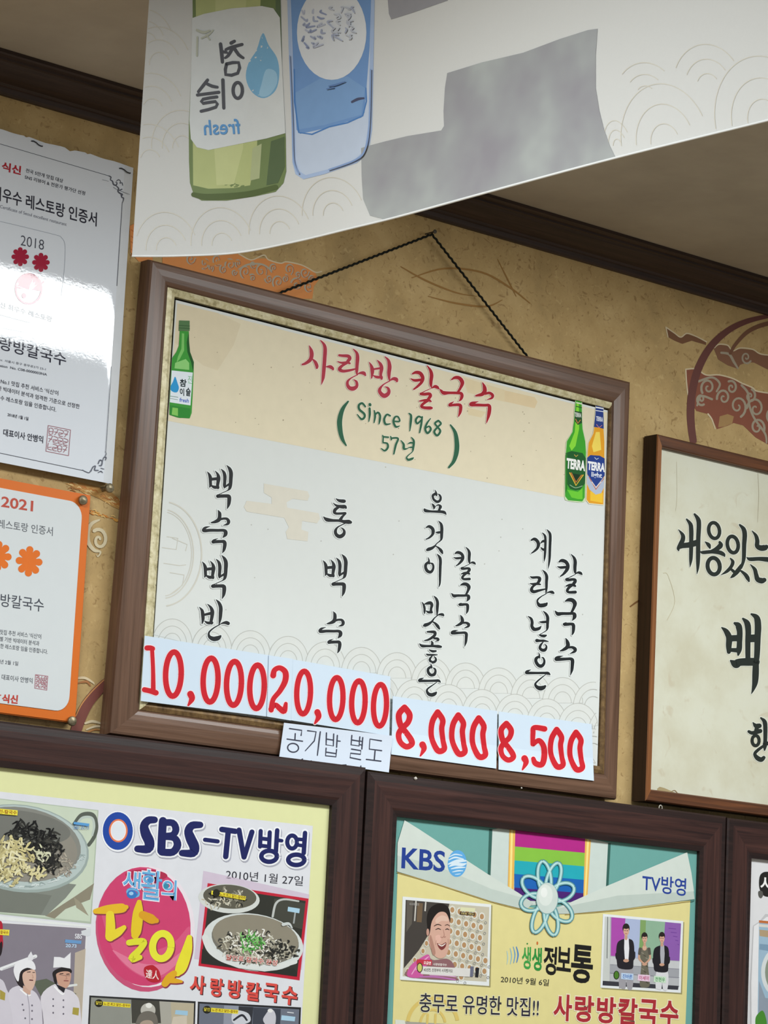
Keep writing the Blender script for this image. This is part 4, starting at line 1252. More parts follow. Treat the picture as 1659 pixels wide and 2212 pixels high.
a.text('달인', (744, 1384), (782, 1386), (746, 1362), 'D8C840', bold=.02)
a.build('photo_print', sbs_sheet, 'blue grey kitchen photo, lower right')
# pot photograph at left
a = Art(FI, Z4, base=0.0004)
xe = (back(xl_, tl.z)[0] + 30) * 3.393
a.poly([(xe, 470), (0, 560), (722, 645), (668, 1478), (0, 1408), (xe, 1370)], 'AEBBA8'); a.poly([(xe, 478), (0, 566), (714, 650), (660, 1462), (0, 1396), (xe, 1360)], 'C6D2BE')
a.poly([(330, 1420), (560, 1270), (690, 1180), (660, 1300), (480, 1370), (400, 1440)], '8C8674'); a.poly([(540, 1280), (600, 1330), (650, 1420), (560, 1360)], '9A9480')
a.stroke('545 745 26, 600 680 30, 680 680 30, 706 760 30, 690 840 28, 650 900 26', '5A6058'); a.stroke('560 750 14, 606 700 18, 672 702 18, 690 760 18, 676 830 14', 'B8C4BC')
a.poly([(-140, 1100), (560, 1190), (480, 1290), (340, 1418), (0, 1392), (-140, 1370)], '82877F'); a.poly([(-140, 1200), (380, 1270), (300, 1412), (0, 1392), (-140, 1370)], '767A72')
a.ell(150, 925, 505, 320, '9AA8A4', rot=8); a.ell(150, 918, 490, 306, 'B4C2C0', rot=8); a.ell(146, 895, 450, 272, '85867F', rot=8); a.ell(140, 915, 430, 248, '8E8A80', rot=8); a.ell(160, 770, 360, 120, '74756F', rot=8)
R = rnd(7)
for k in range(46):
    t = R.uniform(-.25, 1.0); x = 132 + 462 * math.cos(1.57 - t * 1.4); y = 922 + 290 * math.sin(1.57 - t * 1.4)
    a.stroke('%f %f 5, %f %f 8, %f %f 4' % (x, y, x + R.uniform(5, 30), y - R.uniform(0, 20), x + 40, y - 6), R.choice(['D4DEDC', '94A4A2', 'C2CECE']))
specks(a, R, in_ell(R, 400, 1040, 150, 90, 10), 70, ['9A9084', 'A8A094', '7C746A', 'B4AC9C'], 36, 10)
specks(a, R, in_ell(R, 250, 850, 190, 90, 15), 130, ['1E1E1E', '2A2A28', '141414', '3A3A36'], 70, 14)
specks(a, R, in_ell(R, 340, 980, 120, 110, 15), 90, ['1E1E1E', '2A2A28', '242424', '45443E'], 60, 14)
specks(a, R, in_ell(R, 60, 1010, 170, 150, 10), 150, ['D8D0A0', 'CEC48E', 'BEB482', 'E2DCB4', 'A89E70'], 70, 18)
specks(a, R, in_ell(R, 260, 1100, 60, 40, 10), 22, ['D8D0A0', 'CEC48E', 'E2DCB4'], 50, 16)
specks(a, R, in_ell(R, 300, 960, 50, 50, 10), 16, ['D8D8BC', 'CED0B0', 'BEBEA0'], 46, 14)
a.poly([(-120, 622), (130, 646), (128, 684), (-120, 662)], 'E8DA48'); a.text('달인-칼국수', (-40, 664), (122, 678), (-38, 636), '8A3A18', bold=.02)
a.poly([(542, 730), (656, 744), (650, 762), (538, 748)], '5C9CD2'); a.text('SBS 20.73', (542, 782), (650, 786), (544, 756), '4A7AB8', bold=.0)
a.build('photo_print', sbs_sheet, 'photo of a large pot of noodles and dark seaweed')
# cooks photograph
a = Art(FI, Z4, base=0.0004)
a.poly([(xe, 1378), (0, 1420), (668, 1492), (660, 1504), (0, 1450), (xe, 1400)], 'E2E6E4')
a.poly([(xe, 1400), (0, 1466), (642, 1506), (560, 2900), (xe, 2800)], 'E0E0E2'); a.poly([(xe, 1406), (0, 1472), (632, 1512), (552, 2880), (xe, 2780)], '837D88')
a.poly([(550, 1690), (628, 1660), (580, 2500), (520, 2500)], 'B8AC9C'); a.poly([(240, 1900), (340, 1880), (560, 1990), (540, 2030), (300, 2010)], '5E6456'); a.stroke('490 1935 18, 560 1925 16', 'D6DAD8')
a.stroke('10 1808 26, 140 1760 26, 260 1716 26', 'E4E6E8'); a.stroke('20 1812 3, 260 1722 3', '8A8A90'); a.poly([(595, 1530), (665, 1512), (665, 1560), (640, 1570), (600, 1560)], 'D2D6DA')
a.smooth([(-60, 1470), (12, 1462), (20, 1560), (22, 1640), (0, 1680), (-60, 1690)], 'B02838'); a.smooth([(0, 1620), (18, 1620), (10, 1700), (-30, 1740)], '2A2226')
# left cook
a.smooth([(-160, 1880), (0, 1880), (50, 1960), (90, 2100), (110, 2600), (-200, 2600)], 'CCC8D2'); a.poly([(0, 1960), (40, 1985), (35, 2040), (0, 2030)], 'A89848')
# woman
a.smooth([(60, 1990), (140, 1930), (220, 1955), (280, 2010), (310, 2160), (300, 2700), (70, 2700), (95, 2200)], 'D0CCD6')
a.smooth([(108, 1850), (130, 1800), (200, 1785), (255, 1812), (235, 1842), (188, 1842), (172, 1890), (176, 1950), (138, 1930), (116, 1890)], '2C2628'); a.poly([(170, 1930), (226, 1950), (222, 2010), (168, 1970)], 'C8A492')
a.smooth([(172, 1835), (245, 1812), (264, 1850), (258, 1910), (230, 1966), (192, 1946), (168, 1895)], 'D2B09E')
a.smooth([(100, 1810), (130, 1752), (205, 1735), (250, 1765), (258, 1815), (200, 1800), (150, 1830), (135, 1900), (112, 1870)], 'E6E6EA'); a.poly([(205, 1715), (228, 1680), (245, 1722), (240, 1745), (205, 1745)], 'DDDDE2')
a.stroke('200 1832 5, 222 1830 6', '2A2022'); a.stroke('240 1836 5, 254 1834 5', '2A2022'); a.stroke('218 1890 8, 240 1892 8', '5A2830'); a.stroke('236 1850 3, 244 1872 4, 234 1876 3', 'B08878')
a.stroke('150 1960 10, 200 2000 12, 224 2000 8', 'F0F0F2'); a.stroke('200 1990 6, 215 2100 5, 220 2300 5', 'A09CA8')
for yy in (2070, 2110, 2170): a.ell(165 + (yy - 2070) * .2, yy, 6, 7, '6A6672'); a.ell(235, yy + 6, 6, 7, '6A6672')
# man
a.smooth([(300, 2010), (400, 1920), (470, 1950), (550, 1990), (590, 2120), (600, 2700), (330, 2700), (320, 2200)], 'D6D2DA')
a.smooth([(392, 1880), (388, 1830), (450, 1798), (518, 1810), (518, 1842), (440, 1842), (420, 1870), (416, 1925), (398, 1905)], '2A2526')
a.smooth([(416, 1842), (470, 1826), (516, 1836), (518, 1885), (500, 1936), (466, 1954), (430, 1926), (414, 1875)], 'C89C88')
a.poly([(405, 1915), (435, 1930), (480, 1950), (468, 1985), (430, 1955)], '2C2A30')
a.poly([(390, 1800), (396, 1720), (440, 1722), (470, 1730), (518, 1686), (516, 1806), (450, 1795)], 'E4E4E8'); a.stroke('470 1730 3, 516 1690 3', 'B0B0B8')
a.stroke('440 1845 6, 462 1842 6', '2A2022'); a.stroke('488 1848 6, 508 1846 6', '2A2022'); a.stroke('432 1850 3, 470 1856 3, 512 1858 3', '6A5A56'); a.stroke('470 1895 7, 500 1896 7', '8A4A48'); a.stroke('480 1855 3, 490 1880 4, 478 1882 3', 'A87868')
a.stroke('400 1940 12, 450 1990 12, 470 1990 8', 'F2F2F4'); a.poly([(535, 2090), (580, 2095), (575, 2150), (530, 2140)], 'A89A48')
for yy in (2030, 2080, 2130): a.ell(390, yy, 6, 7, '6A6672'); a.ell(465, yy + 8, 6, 7, '6A6672')
a.text('SBS', (548, 1586), (600, 1588), (550, 1550), 'E4E6EC', bold=.02); a.poly([(478, 1592), (598, 1602), (594, 1626), (476, 1616)], '6A98C8'); a.text('20.73', (480, 1650), (560, 1654), (482, 1624), 'B8D0E8', bold=.03)
a.poly([(-100, 1512), (70, 1522), (66, 1564), (-100, 1552)], 'E8DA48'); a.text('칼국수', (2, 1552), (60, 1556), (4, 1526), '8A3A18', bold=.02)
a.build('photo_print', sbs_sheet, 'photo of cooks in white jackets and tall hats')

# ---- middle poster
Z6 = Zm(760, 1640, 3.318); Z7 = Zm(1150, 1640, 3.2593)
zz6 = lambda L: [Z6(*p) for p in L]
zz7 = lambda L: [Z7(*p) for p in L]
a = Art(FI, base=0.0003)
zbot = iz0
bl_ = back(FI.pt(*Z6(290, 1898)).x, zbot); br_ = back(FI.pt(*Z7(1080, 1864)).x, zbot)
a.poly(zz6([(1000, 505), (1130, 480)]) + zz7([(412, 560), (545, 590), (520, 900), (270, 1010)]) + zz6([(1230, 1050), (985, 830)]), 'C6D2CC')
a.poly(zz6([(985, 500), (1008, 503), (994, 834), (975, 822)]), '356058'); a.poly(zz7([(533, 590), (552, 592), (536, 890), (518, 900)]), '356058')
a.poly(zz6([(328, 812), (600, 880), (1000, 1005), (1250, 1060)]) + zz7([(270, 1075), (600, 1045), (1112, 995)]) + [Z7(1078, 1864), br_, bl_, Z6(292, 1898)], 'DCD292')
a.build('printed_panel', kbs_sheet)
a = Art(FI, base=0.0006)
lx = 760 + 1165 / 3.318; rx_ = 1150 + 372 / 3.2593
ly = [1640 + v / 3.318 for v in (500, 625, 725, 822, 920, 1010)]; ry_ = [1640 + v / 3.2593 for v in (560, 660, 755, 850, 945, 1010)]
for k, c in enumerate(('B02A84', '84BC44', '26A6B4', '1E62B0', '4A2470')):
    e0 = ly[k] if k else ly[0]
    a.poly([(lx, ly[k]), (rx_, ry_[k]), (rx_, ry_[k + 1]), (lx, ly[k + 1])], c)
a.poly(zz6([(1130, 505), (1172, 510), (1160, 940), (1118, 930)]), 'E2B25A'); a.poly(zz7([(372, 560), (412, 570), (388, 965), (358, 980)]), 'E2B25A')
a.poly(zz6([(1140, 505), (1155, 508), (1145, 930), (1130, 930)]), 'F0DC8A'); a.poly(zz7([(385, 562), (400, 566), (378, 965), (366, 975)]), 'F0DC8A')
a.build('flag_picture', kbs_sheet, 'rainbow striped flag with gold edges')
a = Art(FI, base=0.0010)
a.poly(zz6([(378, 437), (480, 500), (700, 645), (985, 830), (1190, 955), (1300, 1030), (1250, 1080), (1000, 1018), (600, 888), (325, 805), (328, 600)]), 'BECAC2')
a.poly(zz6([(378, 437), (480, 500), (700, 645), (985, 830), (1190, 955), (1250, 1000), (1000, 930), (600, 760), (326, 690), (330, 600)]), 'CDD6CE')
a.stroke([(*Z6(325, 812), 1.6), (*Z6(600, 892), 1.8), (*Z6(1000, 1022), 1.6), (*Z6(1240, 1084), 1.2)], 'B09A5A')
a.poly(zz7([(1090, 655), (530, 890), (275, 1005), (150, 1050), (120, 1090), (270, 1088), (600, 1058), (1142, 985), (1120, 800)]), 'BAC6BE')
a.poly(zz7([(1090, 655), (530, 890), (275, 1005), (180, 1050), (600, 960), (1138, 930), (1120, 800)]), 'CDD6CE')
a.stroke([(*Z7(230, 1094), 1.2), (*Z7(600, 1064), 1.6), (*Z7(1112, 1000), 1.6)], 'B09A5A'); a.poly(zz7([(1115, 990), (1142, 986), (1140, 1000), (1114, 1006)]), '4A7A74')
a.n += 3
a.z = Z6
a.text('KBS', (354, 783), (666, 812), (360, 630), '26408E', bold=.022)
a.ell(755, 748, 68, 96, '5EA6DC', rot=4)
for s_ in ('700 700 5, 740 682 9, 790 690 5', '695 722 6, 740 704 12, 800 716 6', '692 752 8, 730 738 20, 770 728 24, 816 728 12', '700 768 8, 740 752 22, 790 756 22, 818 748 8', '712 786 6, 760 776 14, 812 776 6', '722 808 5, 760 800 10, 796 800 5', '740 826 3, 762 824 6, 780 820 3'):
    a.stroke(s_, 'D4E4EE')
a.z = Z7
a.text('TV방영', (772, 928), (1080, 966), (776, 802), '2C4494', bold=.014)
a.build('channel_lettering', kbs_sheet, 'blue channel lettering on folded white corners')
# petal emblem
a = Art(FI, Z6, base=0.0016)
pet = [(1366, 730), (1482, 742), (1228, 850), (1592, 915), (1212, 1045), (1572, 1152), (1308, 1242), (1452, 1262)]
cxp, cyp = 1400, 998
for wd, c in ((30, '4C8088'), (20, '8CBEC0'), (7, 'C4E0DC')):
    for px_, py_ in pet:
        dx, dy = px_ - cxp, py_ - cyp; L = math.hypot(dx, dy)
        mx_, my_ = cxp + dx * .55, cyp + dy * .55
        a.ring(mx_, my_, L * .44, 46 if abs(dy) > abs(dx) else 60, wd, c, rot=math.degrees(math.atan2(dy, dx)))
a.ell(1400, 998, 80, 115, '7FA8A8'); a.ell(1400, 996, 76, 110, 'C8D4CE'); a.ell(1388, 975, 52, 76, 'D8E0DA'); a.ell(1378, 955, 24, 36, 'E6EAE6')
a.build('petal_emblem', kbs_sheet, 'teal petal emblem around a pale ball')
# woman photograph
a = Art(FI, Z6, base=0.0006)
a.poly([(372, 992), (1008, 1048), (994, 1634), (352, 1588)], '9A9468')
a.poly([(364, 984), (999, 1040), (984, 1625), (344, 1580)], 'E0E4E4')
W0 = [(386, 1008), (986, 1060), (966, 1596), (364, 1556)]
a.poly(W0, 'C2BCA8')
a.poly([(386, 1008), (700, 1036), (690, 1070), (560, 1240), (480, 1370), (372, 1500)], '45403C'); a.poly([(395, 1009), (440, 1013), (430, 1180), (390, 1240)], '5E5850'); a.poly([(455, 1015), (465, 1016), (455, 1160), (446, 1160)], 'C8C4BC'); a.poly([(525, 1022), (535, 1023), (530, 1090), (520, 1088)], 'C8C4BC'); a.poly([(470, 1030), (510, 1033), (500, 1170), (464, 1166)], '6E5A44')
for i in range(7):
    for j in range(8):
        x = 720 + i * 53 - j * 7 - 110 * (i < 0); y = 1080 + j * 76 + i * 12
        if x < 962 and y < 1570 and x > 690:
            a.ell(x, y, 24, 32, 'D6D6CC', n=8); a.ell(x, y, 15, 20, 'B08A62', n=14)
            a.ring(x + 27, y + 44, 8, 9, 3, '8A8C8C', n=10)
for x, y in ((510, 1375), (450, 1440), (400, 1520), (535, 1320), (480, 1480)): a.ell(x, y, 18, 26, 'D6D6CC', n=8); a.ell(x, y, 12, 18, 'B08A62', n=12)
a.poly([(780, 1060), (886, 1068), (880, 1096), (774, 1088)], 'D8D8B0'); a.poly([(776, 1094), (884, 1102), (882, 1122), (774, 1114)], '4A3A2A'); a.text('대표 메뉴', (784, 1112), (876, 1118), (786, 1098), 'C8B878', bold=.02)
a.smooth([(548, 1420), (590, 1440), (680, 1430), (730, 1470), (750, 1560), (740, 1584), (400, 1558), (420, 1490), (490, 1440)], '8C6468'); a.smooth([(400, 1556), (420, 1480), (500, 1420), (550, 1400), (560, 1450), (520, 1500), (500, 1562)], 'C85A9C')
for k in range(4): a.stroke('%d %d 7, %d %d 8, %d %d 6' % (430 + k * 30, 1540 - k * 30, 470 + k * 22, 1480 - k * 18, 520 + k * 10, 1440 - k * 8), 'E2A4C8')
a.stroke('490 1560 10, 600 1560 12, 740 1580 10', 'B870B0'); a.stroke('560 1545 8, 680 1552 8, 745 1560 6', 'D8A8D0')
a.smooth([(548, 1230), (540, 1140), (560, 1070), (620, 1035), (680, 1050), (704, 1100), (700, 1180), (650, 1200), (590, 1240), (560, 1300)], '231E1C')
a.smooth([(560, 1240), (575, 1160), (620, 1100), (672, 1100), (700, 1160), (706, 1240), (698, 1330), (680, 1400), (640, 1428), (595, 1410), (560, 1340), (548, 1290)], 'D0A694')
a.smooth([(556, 1300), (566, 1260), (585, 1320), (600, 1390), (580, 1400)], 'B08474'); a.smooth([(600, 1150), (640, 1120), (680, 1130), (690, 1160), (640, 1160), (610, 1180)], 'DCBAA8'); a.smooth([(600, 1270), (630, 1260), (640, 1300), (610, 1320)], 'DDB0A0')
a.ell(544, 1240, 10, 26, 'C09484')
a.stroke('590 1196 5, 615 1184 7, 640 1192 5', '3A2A26'); a.stroke('668 1192 4, 685 1186 6, 702 1196 4', '3A2A26'); a.stroke('600 1222 4, 620 1214 7, 638 1222 4', '241A1A'); a.stroke('670 1222 4, 684 1216 7, 698 1224 4', '241A1A')
a.stroke('655 1220 3, 662 1262 5, 650 1278 6, 636 1274 4', 'A87A6C'); a.stroke('664 1276 6, 672 1272 4', '9A6A5E')
a.smooth([(612, 1318), (640, 1330), (675, 1312), (672, 1345), (645, 1368), (622, 1350)], '7A3A38'); a.stroke('620 1326 5, 645 1338 8, 670 1322 5', 'EAE2DA'); a.stroke('605 1300 3, 600 1330 3', 'A87A6C'); a.stroke('690 1290 3, 692 1330 3', 'A87A6C')
a.poly([(466, 1434), (575, 1440), (572, 1478), (464, 1470)], 'C03848'); a.text('오금연', (514, 1470), (566, 1474), (516, 1446), 'F0E8E4', bold=.03); a.text('사랑방칼국수', (582, 1478), (680, 1484), (584, 1460), 'E8E0DA', bold=.02)
a.poly([(498, 1484), (850, 1500), (846, 1560), (494, 1540)], 'D8D6D2'); a.text('42년전, 친정부터 시작했어요', (514, 1522), (722, 1532), (516, 1496), '4A4640', bold=.02)
a.ell(487, 1494, 19, 32, 'C8C468'); a.ring(487, 1494, 19, 32, 6, '2E2E28')
a.poly([(850, 1484), (874, 1486), (868, 1560), (846, 1558)], '6A6C80'); a.poly([(888, 1494), (914, 1496), (906, 1564), (884, 1560)], '24242A')
a.text('시사투데이', (412, 1048), (480, 1054), (414, 1026), 'B8B4B0', bold=.0)
a.build('photo_print', kbs_sheet, 'photo of a laughing person before patterned wallpaper')
# presenters photograph
a = Art(FI, Z7, base=0.0006)
a.poly([(505, 1098), (1070, 1148), (1054, 1654), (488, 1616)], '9A9468')
a.poly([(497, 1089), (1062, 1140), (1045, 1645), (479, 1608)], 'E0E4E6')
a.poly([(510, 1108), (1048, 1156), (1026, 1624), (494, 1592)], 'A8A8B0')
a.poly([(556, 1112), (660, 1121), (640, 1390), (552, 1384)], 'A84CA8'); a.poly([(655, 1121), (770, 1131), (750, 1400), (640, 1390)], 'A8B4D2'); a.poly([(765, 1131), (940, 1146), (920, 1412), (745, 1400)], '8CAE94'); a.poly([(935, 1146), (1046, 1156), (1036, 1420), (915, 1412)], '8A5CA8')
a.poly([(760, 1131), (800, 1134), (790, 1400), (752, 1398)], '7E9E62'); a.poly([(510, 1108), (548, 1111), (544, 1560), (494, 1592)], 'C4C8C4'); a.stroke('530 1112 6, 526 1400 6', '6E7270')
for x in range(5): a.stroke('%d %d 4, %d %d 4' % (960 + x * 16, 1190 + x * 28, 1010 + x * 5, 1195 + x * 28), '6A3C90')
for k in range(3): a.poly([(548, 1390 + k * 60), (1034, 1424 + k * 60), (1032, 1478 + k * 60), (546, 1446 + k * 60)], ('C2C4C6', '9EA0A6', 'B2B4B8')[k]); a.stroke('548 %d 4, 1033 %d 4' % (1446 + k * 60, 1478 + k * 60), '7E8088')
a.poly([(496, 1560), (1030, 1596), (1026, 1624), (494, 1592)], '3A3A42')
def presenter(x, y, s, suit, shirt, trs, dress=False):
    g = lambda L: [(x + p[0] * s, y + p[1] * s) for p in L]
    if not dress:
        a.smooth(g([(-42, 300), (-50, 430), (-40, 440), (-4, 440), (0, 330), (8, 440), (44, 440), (46, 300)]), trs)
        a.smooth(g([(-12, 92), (20, 92), (50, 112), (58, 180), (52, 250), (40, 305), (-50, 300), (-66, 250), (-70, 180), (-58, 116)]), suit)
        a.poly(g([(-12, 90), (18, 90), (22, 160), (16, 250), (-8, 250), (-14, 160)]), shirt)
        a.stroke([(*g([(-66, 200)])[0], 20 * s), (*g([(-56, 236)])[0], 22 * s), (*g([(0, 252)])[0], 16 * s)], suit); a.stroke([(*g([(56, 190)])[0], 18 * s), (*g([(50, 232)])[0], 20 * s), (*g([(8, 252)])[0], 15 * s)], suit)
    else:
        a.smooth(g([(-20, 110), (20, 110), (36, 160), (28, 250), (40, 360), (36, 430), (-34, 430), (-36, 350), (-26, 250), (-36, 160)]), '6A6658')
        for k in range(12): a.stroke([(*g([(-24 + (k * 17) % 50, 150 + k * 22)])[0], 6 * s), (*g([(-10 + (k * 17) % 50, 158 + k * 22)])[0], 8 * s)], ('8A8676', '4A463C')[k % 2], sm=1)
        a.stroke([(*g([(-40, 150)])[0], 16 * s), (*g([(-44, 200)])[0], 16 * s), (*g([(-6, 240)])[0], 13 * s)], 'C89C84'); a.stroke([(*g([(40, 150)])[0], 16 * s), (*g([(44, 200)])[0], 16 * s), (*g([(6, 240)])[0], 13 * s)], 'C89C84')
        a.stroke([(*g([(-36, 120)])[0], 24 * s), (*g([(-42, 160)])[0], 22 * s)], '56524A'); a.stroke([(*g([(36, 120)])[0], 24 * s), (*g([(42, 160)])[0], 22 * s)], '56524A'); a.ell(x, y + 112 * s, 18 * s, 22 * s, 'D0A890')
    a.ell(x, y + 246 * s, 20 * s, 12 * s, 'C49880')
    a.stroke([(x, y + 62 * s, 18 * s), (x, y + 92 * s, 20 * s)], 'C49880')
    a.ell(x, y + 18 * s, 25 * s, 34 * s, '2A2422'); a.ell(x + 1, y + 38 * s, 20 * s, 32 * s, 'D0A48E'); a.ell(x, y + 8 * s, 22 * s, 15 * s, '2A2422')
    a.stroke([(x - 11 * s, y + 34 * s, 4 * s), (x - 4 * s, y + 34 * s, 4 * s)], '2A2020', sm=1); a.stroke([(x + 5 * s, y + 35 * s, 4 * s), (x + 12 * s, y + 35 * s, 4 * s)], '2A2020', sm=1); a.stroke([(x - 5 * s, y + 56 * s, 4 * s), (x + 6 * s, y + 57 * s, 4 * s)], '9A5A54', sm=1)
presenter(660, 1172, 1.0, '26242A', 'E0E0E4', '9C9AA0')
presenter(790, 1232, .86, '', '', '', True)
presenter(912, 1230, .88, '222026', 'A8A8B0', 'D4D4D8')
a.ell(592, 1520, 18, 28, '4A7A2A'); a.ring(592, 1520, 18, 28, 5, '222A1C')
for x, c, t, tc in ((668, 'B8CCE4', '진바른', '3A6AB0'), (785, 'E0C4D8', '이세미', 'B03A6A'), (898, 'C4DCC4', '전현우', '3A8A4A')):
    a.poly([(x - 42, 1504 + (x - 668) * .09), (x + 44, 1510 + (x - 668) * .09), (x + 42, 1556 + (x - 668) * .09), (x - 44, 1548 + (x - 668) * .09)], c)
    a.text(t, (x - 34, 1542 + (x - 668) * .09), (x + 34, 1548 + (x - 668) * .09), (x - 32, 1512 + (x - 668) * .09), tc, bold=.02)
a.build('photo_print', kbs_sheet, 'photo of three presenters on a bright studio stage')
a = Art(FI, Z6, base=0.0006)
for s_, c in (('1112 1375 4, 1118 1420 6, 1112 1470 3', 'A8CCD0'), ('1135 1355 4, 1146 1410 7, 1136 1468 4', '8CBCD0'), ('1158 1345 5, 1170 1400 8, 1160 1460 5', '6CA0CC'), ('1180 1345 6, 1192 1400 10, 1182 1455 6', '4E84C4')): a.stroke(s_, c)
a.text('생', (1218, 1500), (1282, 1508), (1222, 1338), '3E9E48', bold=.02); a.text('생', (1290, 1512), (1360, 1520), (1294, 1345), '2E8E3E', bold=.025)
a.ell(1258, 1322, 5, 6, '3E8E48'); a.ell(1330, 1318, 6, 12, 'C86A30')
a.z = lambda x, y: (x, y)
a.text('정', (1173, 2104), (1201, 2108), (1176, 2042), '1E1E1C', bold=.024); a.text('보', (1202, 2096), (1233, 2100), (1204, 2044), '1E1E1C', bold=.022); a.text('통', (1232, 2121), (1279, 2126), (1236, 2039), '1E1E1C', bold=.024)
a.build('programme_lettering', kbs_sheet, 'green and black programme title')
a = Art(FI, Z6, base=0.0006)
a.text('2010년 9월 6일', (1066, 1600), (1411, 1626), (1070, 1552), '3A3A30', bold=.006)
a.build('date_lettering', kbs_sheet)
a = Art(FI, Z6, base=0.0006)
a.ring(580, 1905, 180, 190, 26, 'D6BE6C', a0=188, a1=350); a.ring(580, 1905, 90, 110, 18, 'D6BE6C', a0=190, a1=350); a.stroke('545 1830 16, 540 1890 16', 'D6BE6C', sm=1); a.stroke('600 1830 16, 598 1890 16', 'D6BE6C', sm=1)
a.n += 10
a.text('충무로 유명한 맛집!!', (482, 1812), (1338, 1848), (487, 1674), '2E2C3A', bold=.012, halo='E6E2C0', grow=.03)
a.build('slogan_lettering', kbs_sheet)
a = Art(FI, Z7, base=0.0006)
for i, (t, xl2, xr2) in enumerate((('사', 145, 275), ('랑', 295, 430), ('방', 450, 585), ('칼', 600, 735), ('국', 745, 880), ('수', 895, 1025))):
    yb = 1838 + i * 9
    a.text(t, (xl2, yb), (xr2, yb + 10), (xl2 + 8, yb - 188), 'A83038', bold=.03, halo='EAE2C6', grow=.035)
a.build('shop_name_lettering', kbs_sheet, 'red shop name lettering')
a = Art(FI, Z6, base=0.0006)
a.poly([(312, 1866), (378, 1872), (384, 1890)] + [(384, 1890), (1200, 1935), (1190, 2800), (300, 2700)], 'D6DACE'); a.poly([(384, 1880), (1180, 1926), (1176, 2700), (380, 2600)], 'A4A294')
a.build('photo_print', kbs_sheet, 'lower photo, almost wholly below the picture edge')

# ---- right poster
a = Art(FI, Z7, base=0.0005)
R = rnd(5)
a.smooth([(1600, 830), (1620, 800), (1660, 792), (1760, 800), (1800, 880), (1760, 960), (1660, 968), (1620, 950), (1598, 900)], '262624'); a.smooth([(1592, 930), (1618, 930), (1624, 960), (1610, 978), (1594, 964)], '5A5A56')
a.text('사', (1604, 925), (1700, 935), (1608, 820), 'EDEDEB', bold=.02)
a.build('ink_lettering', thr_sheet, 'white lettering on a black ink blot')
a = Art(FI, Z7, base=0.0005)
a.poly([(1556, 1170), (1600, 1140), (1640, 1090), (1900, 1110), (1900, 2400), (1540, 2400), (1534, 1580)], 'C2C2C4'); a.poly([(1560, 1176), (1606, 1146), (1650, 1110), (1900, 1130), (1900, 2400), (1548, 2400), (1542, 1580)], 'E4E4E6')
a.poly([(1596, 1134), (1900, 1160), (1900, 2300), (1580, 2300), (1590, 1500)], '9CB8CC'); a.poly([(1596, 1134), (1900, 1160), (1900, 1180), (1596, 1152)], 'C07040'); a.poly([(1596, 1160), (1900, 1190), (1900, 1206), (1598, 1180)], 'D8D4CC'); a.poly([(1598, 1200), (1900, 1230), (1900, 1290), (1600, 1245)], 'B09A7A'); a.poly([(1600, 1300), (1900, 1330), (1900, 1390), (1598, 1340)], '7C9AB2')
a.ell(1760, 1500, 150, 190, 'D4DADA'); a.ell(1770, 1500, 132, 170, '8A9484'); a.poly([(1596, 1560), (1640, 1680), (1900, 1720), (1900, 2300), (1580, 2300)], '8E9AA8')
a.smooth([(1570, 1830), (1590, 1790), (1625, 1772), (1650, 1850), (1640, 1920), (1580, 1900)], '4A8A34')
a.build('photo_print', thr_sheet, 'torn edged photo of a bowl with a green leaf')

for i, (px_, py_, r_) in enumerate(((898, 1682, .0022), (1127, 1703, .0012))):
    c_ = FF.pt(px_, py_)
    bm = bmesh.new(); bmesh.ops.create_icosphere(bm, subdivisions=2, radius=r_)
    RN = rnd(i)
    for v in bm.verts: v.co *= RN.uniform(.7, 1.2)
    me = bpy.data.meshes.new('plaster_crumb'); bm.to_mesh(me); bm.free(); me.materials.append(ink('DCD8CE'))
    o = link(bpy.data.objects.new('plaster_crumb', me)); o.location = (c_.x, YF + .0005, c_.z + .0006)
    o['category'] = 'crumb'
    o['label'] = ('larger white plaster crumb stuck to the top rail of the rainbow flag poster frame', 'tiny white plaster crumb on that rail below the 8,500 slip')[i]
    o['group'] = 'white crumbs on the poster frame'
# ------------------------------------------------------------------ 2018 certificate
YC = -0.014
FC = Flat(YC)
GL = ink('E0E6EE', gloss=True, var=.01)
xr = FC.pt(262, 800).x; zt_ = FC.pt(294, 363).z + .001; zb_ = FC.pt(245, 1046).z
xl2 = xr - 0.37 * K
cert = thing('certificate', 'glossy white laminated certificate dated 2018 with red rosettes, above the orange edged one', 'certificate', ((xl2 + xr) / 2, -0.004, zb_))
box('acrylic_board', xl2, xr - .001, -0.006, -0.0035, zb_ + .002, zt_ - .002, ink('AEB4B4', rough=.3), cert)
R = rnd(12)
V, F = [], []
nx, ny = 40, 30
for side in (0, 1):
    for j in range(ny + 1):
        for i in range(nx + 1):
            u, v = i / nx, j / ny
            x = xl2 + (xr - xl2) * u; z = zt_ + (zb_ - zt_) * v
            curl = max(0, (u - .93) / .07) ** 2 * .0035
            if j == 0: z += .0012 * math.sin(u * 31) * math.sin(u * 13 + 1) - (.0028 if R.random() < .12 else 0)
            V.append((x, YC + curl + (.0004 if side else 0), z))
SS = (nx + 1) * (ny + 1)
for j in range(ny):
    for i in range(nx):
        q = j * (nx + 1) + i
        F.append([q, q + nx + 1, q + nx + 2, q + 1]); F.append([SS + q, SS + q + 1, SS + q + nx + 2, SS + q + nx + 1])
sh = meshobj('laminated_sheet', V, F, [GL, ink('D4D8DC', rough=.5)], [1 if (k // 2) % nx >= nx * .93 else 0 for k in range(len(F))], cert, smooth=True)
Z3 = Zm(0, 270, 4.609); ZC4 = Zm(0, 720, 5.184); ZC5 = Zm(0, 1020, 3.6875)
DK = '3E404C'
a = Art(FC, Z3, base=0.0002, gloss=True)
BD = '4E525E'
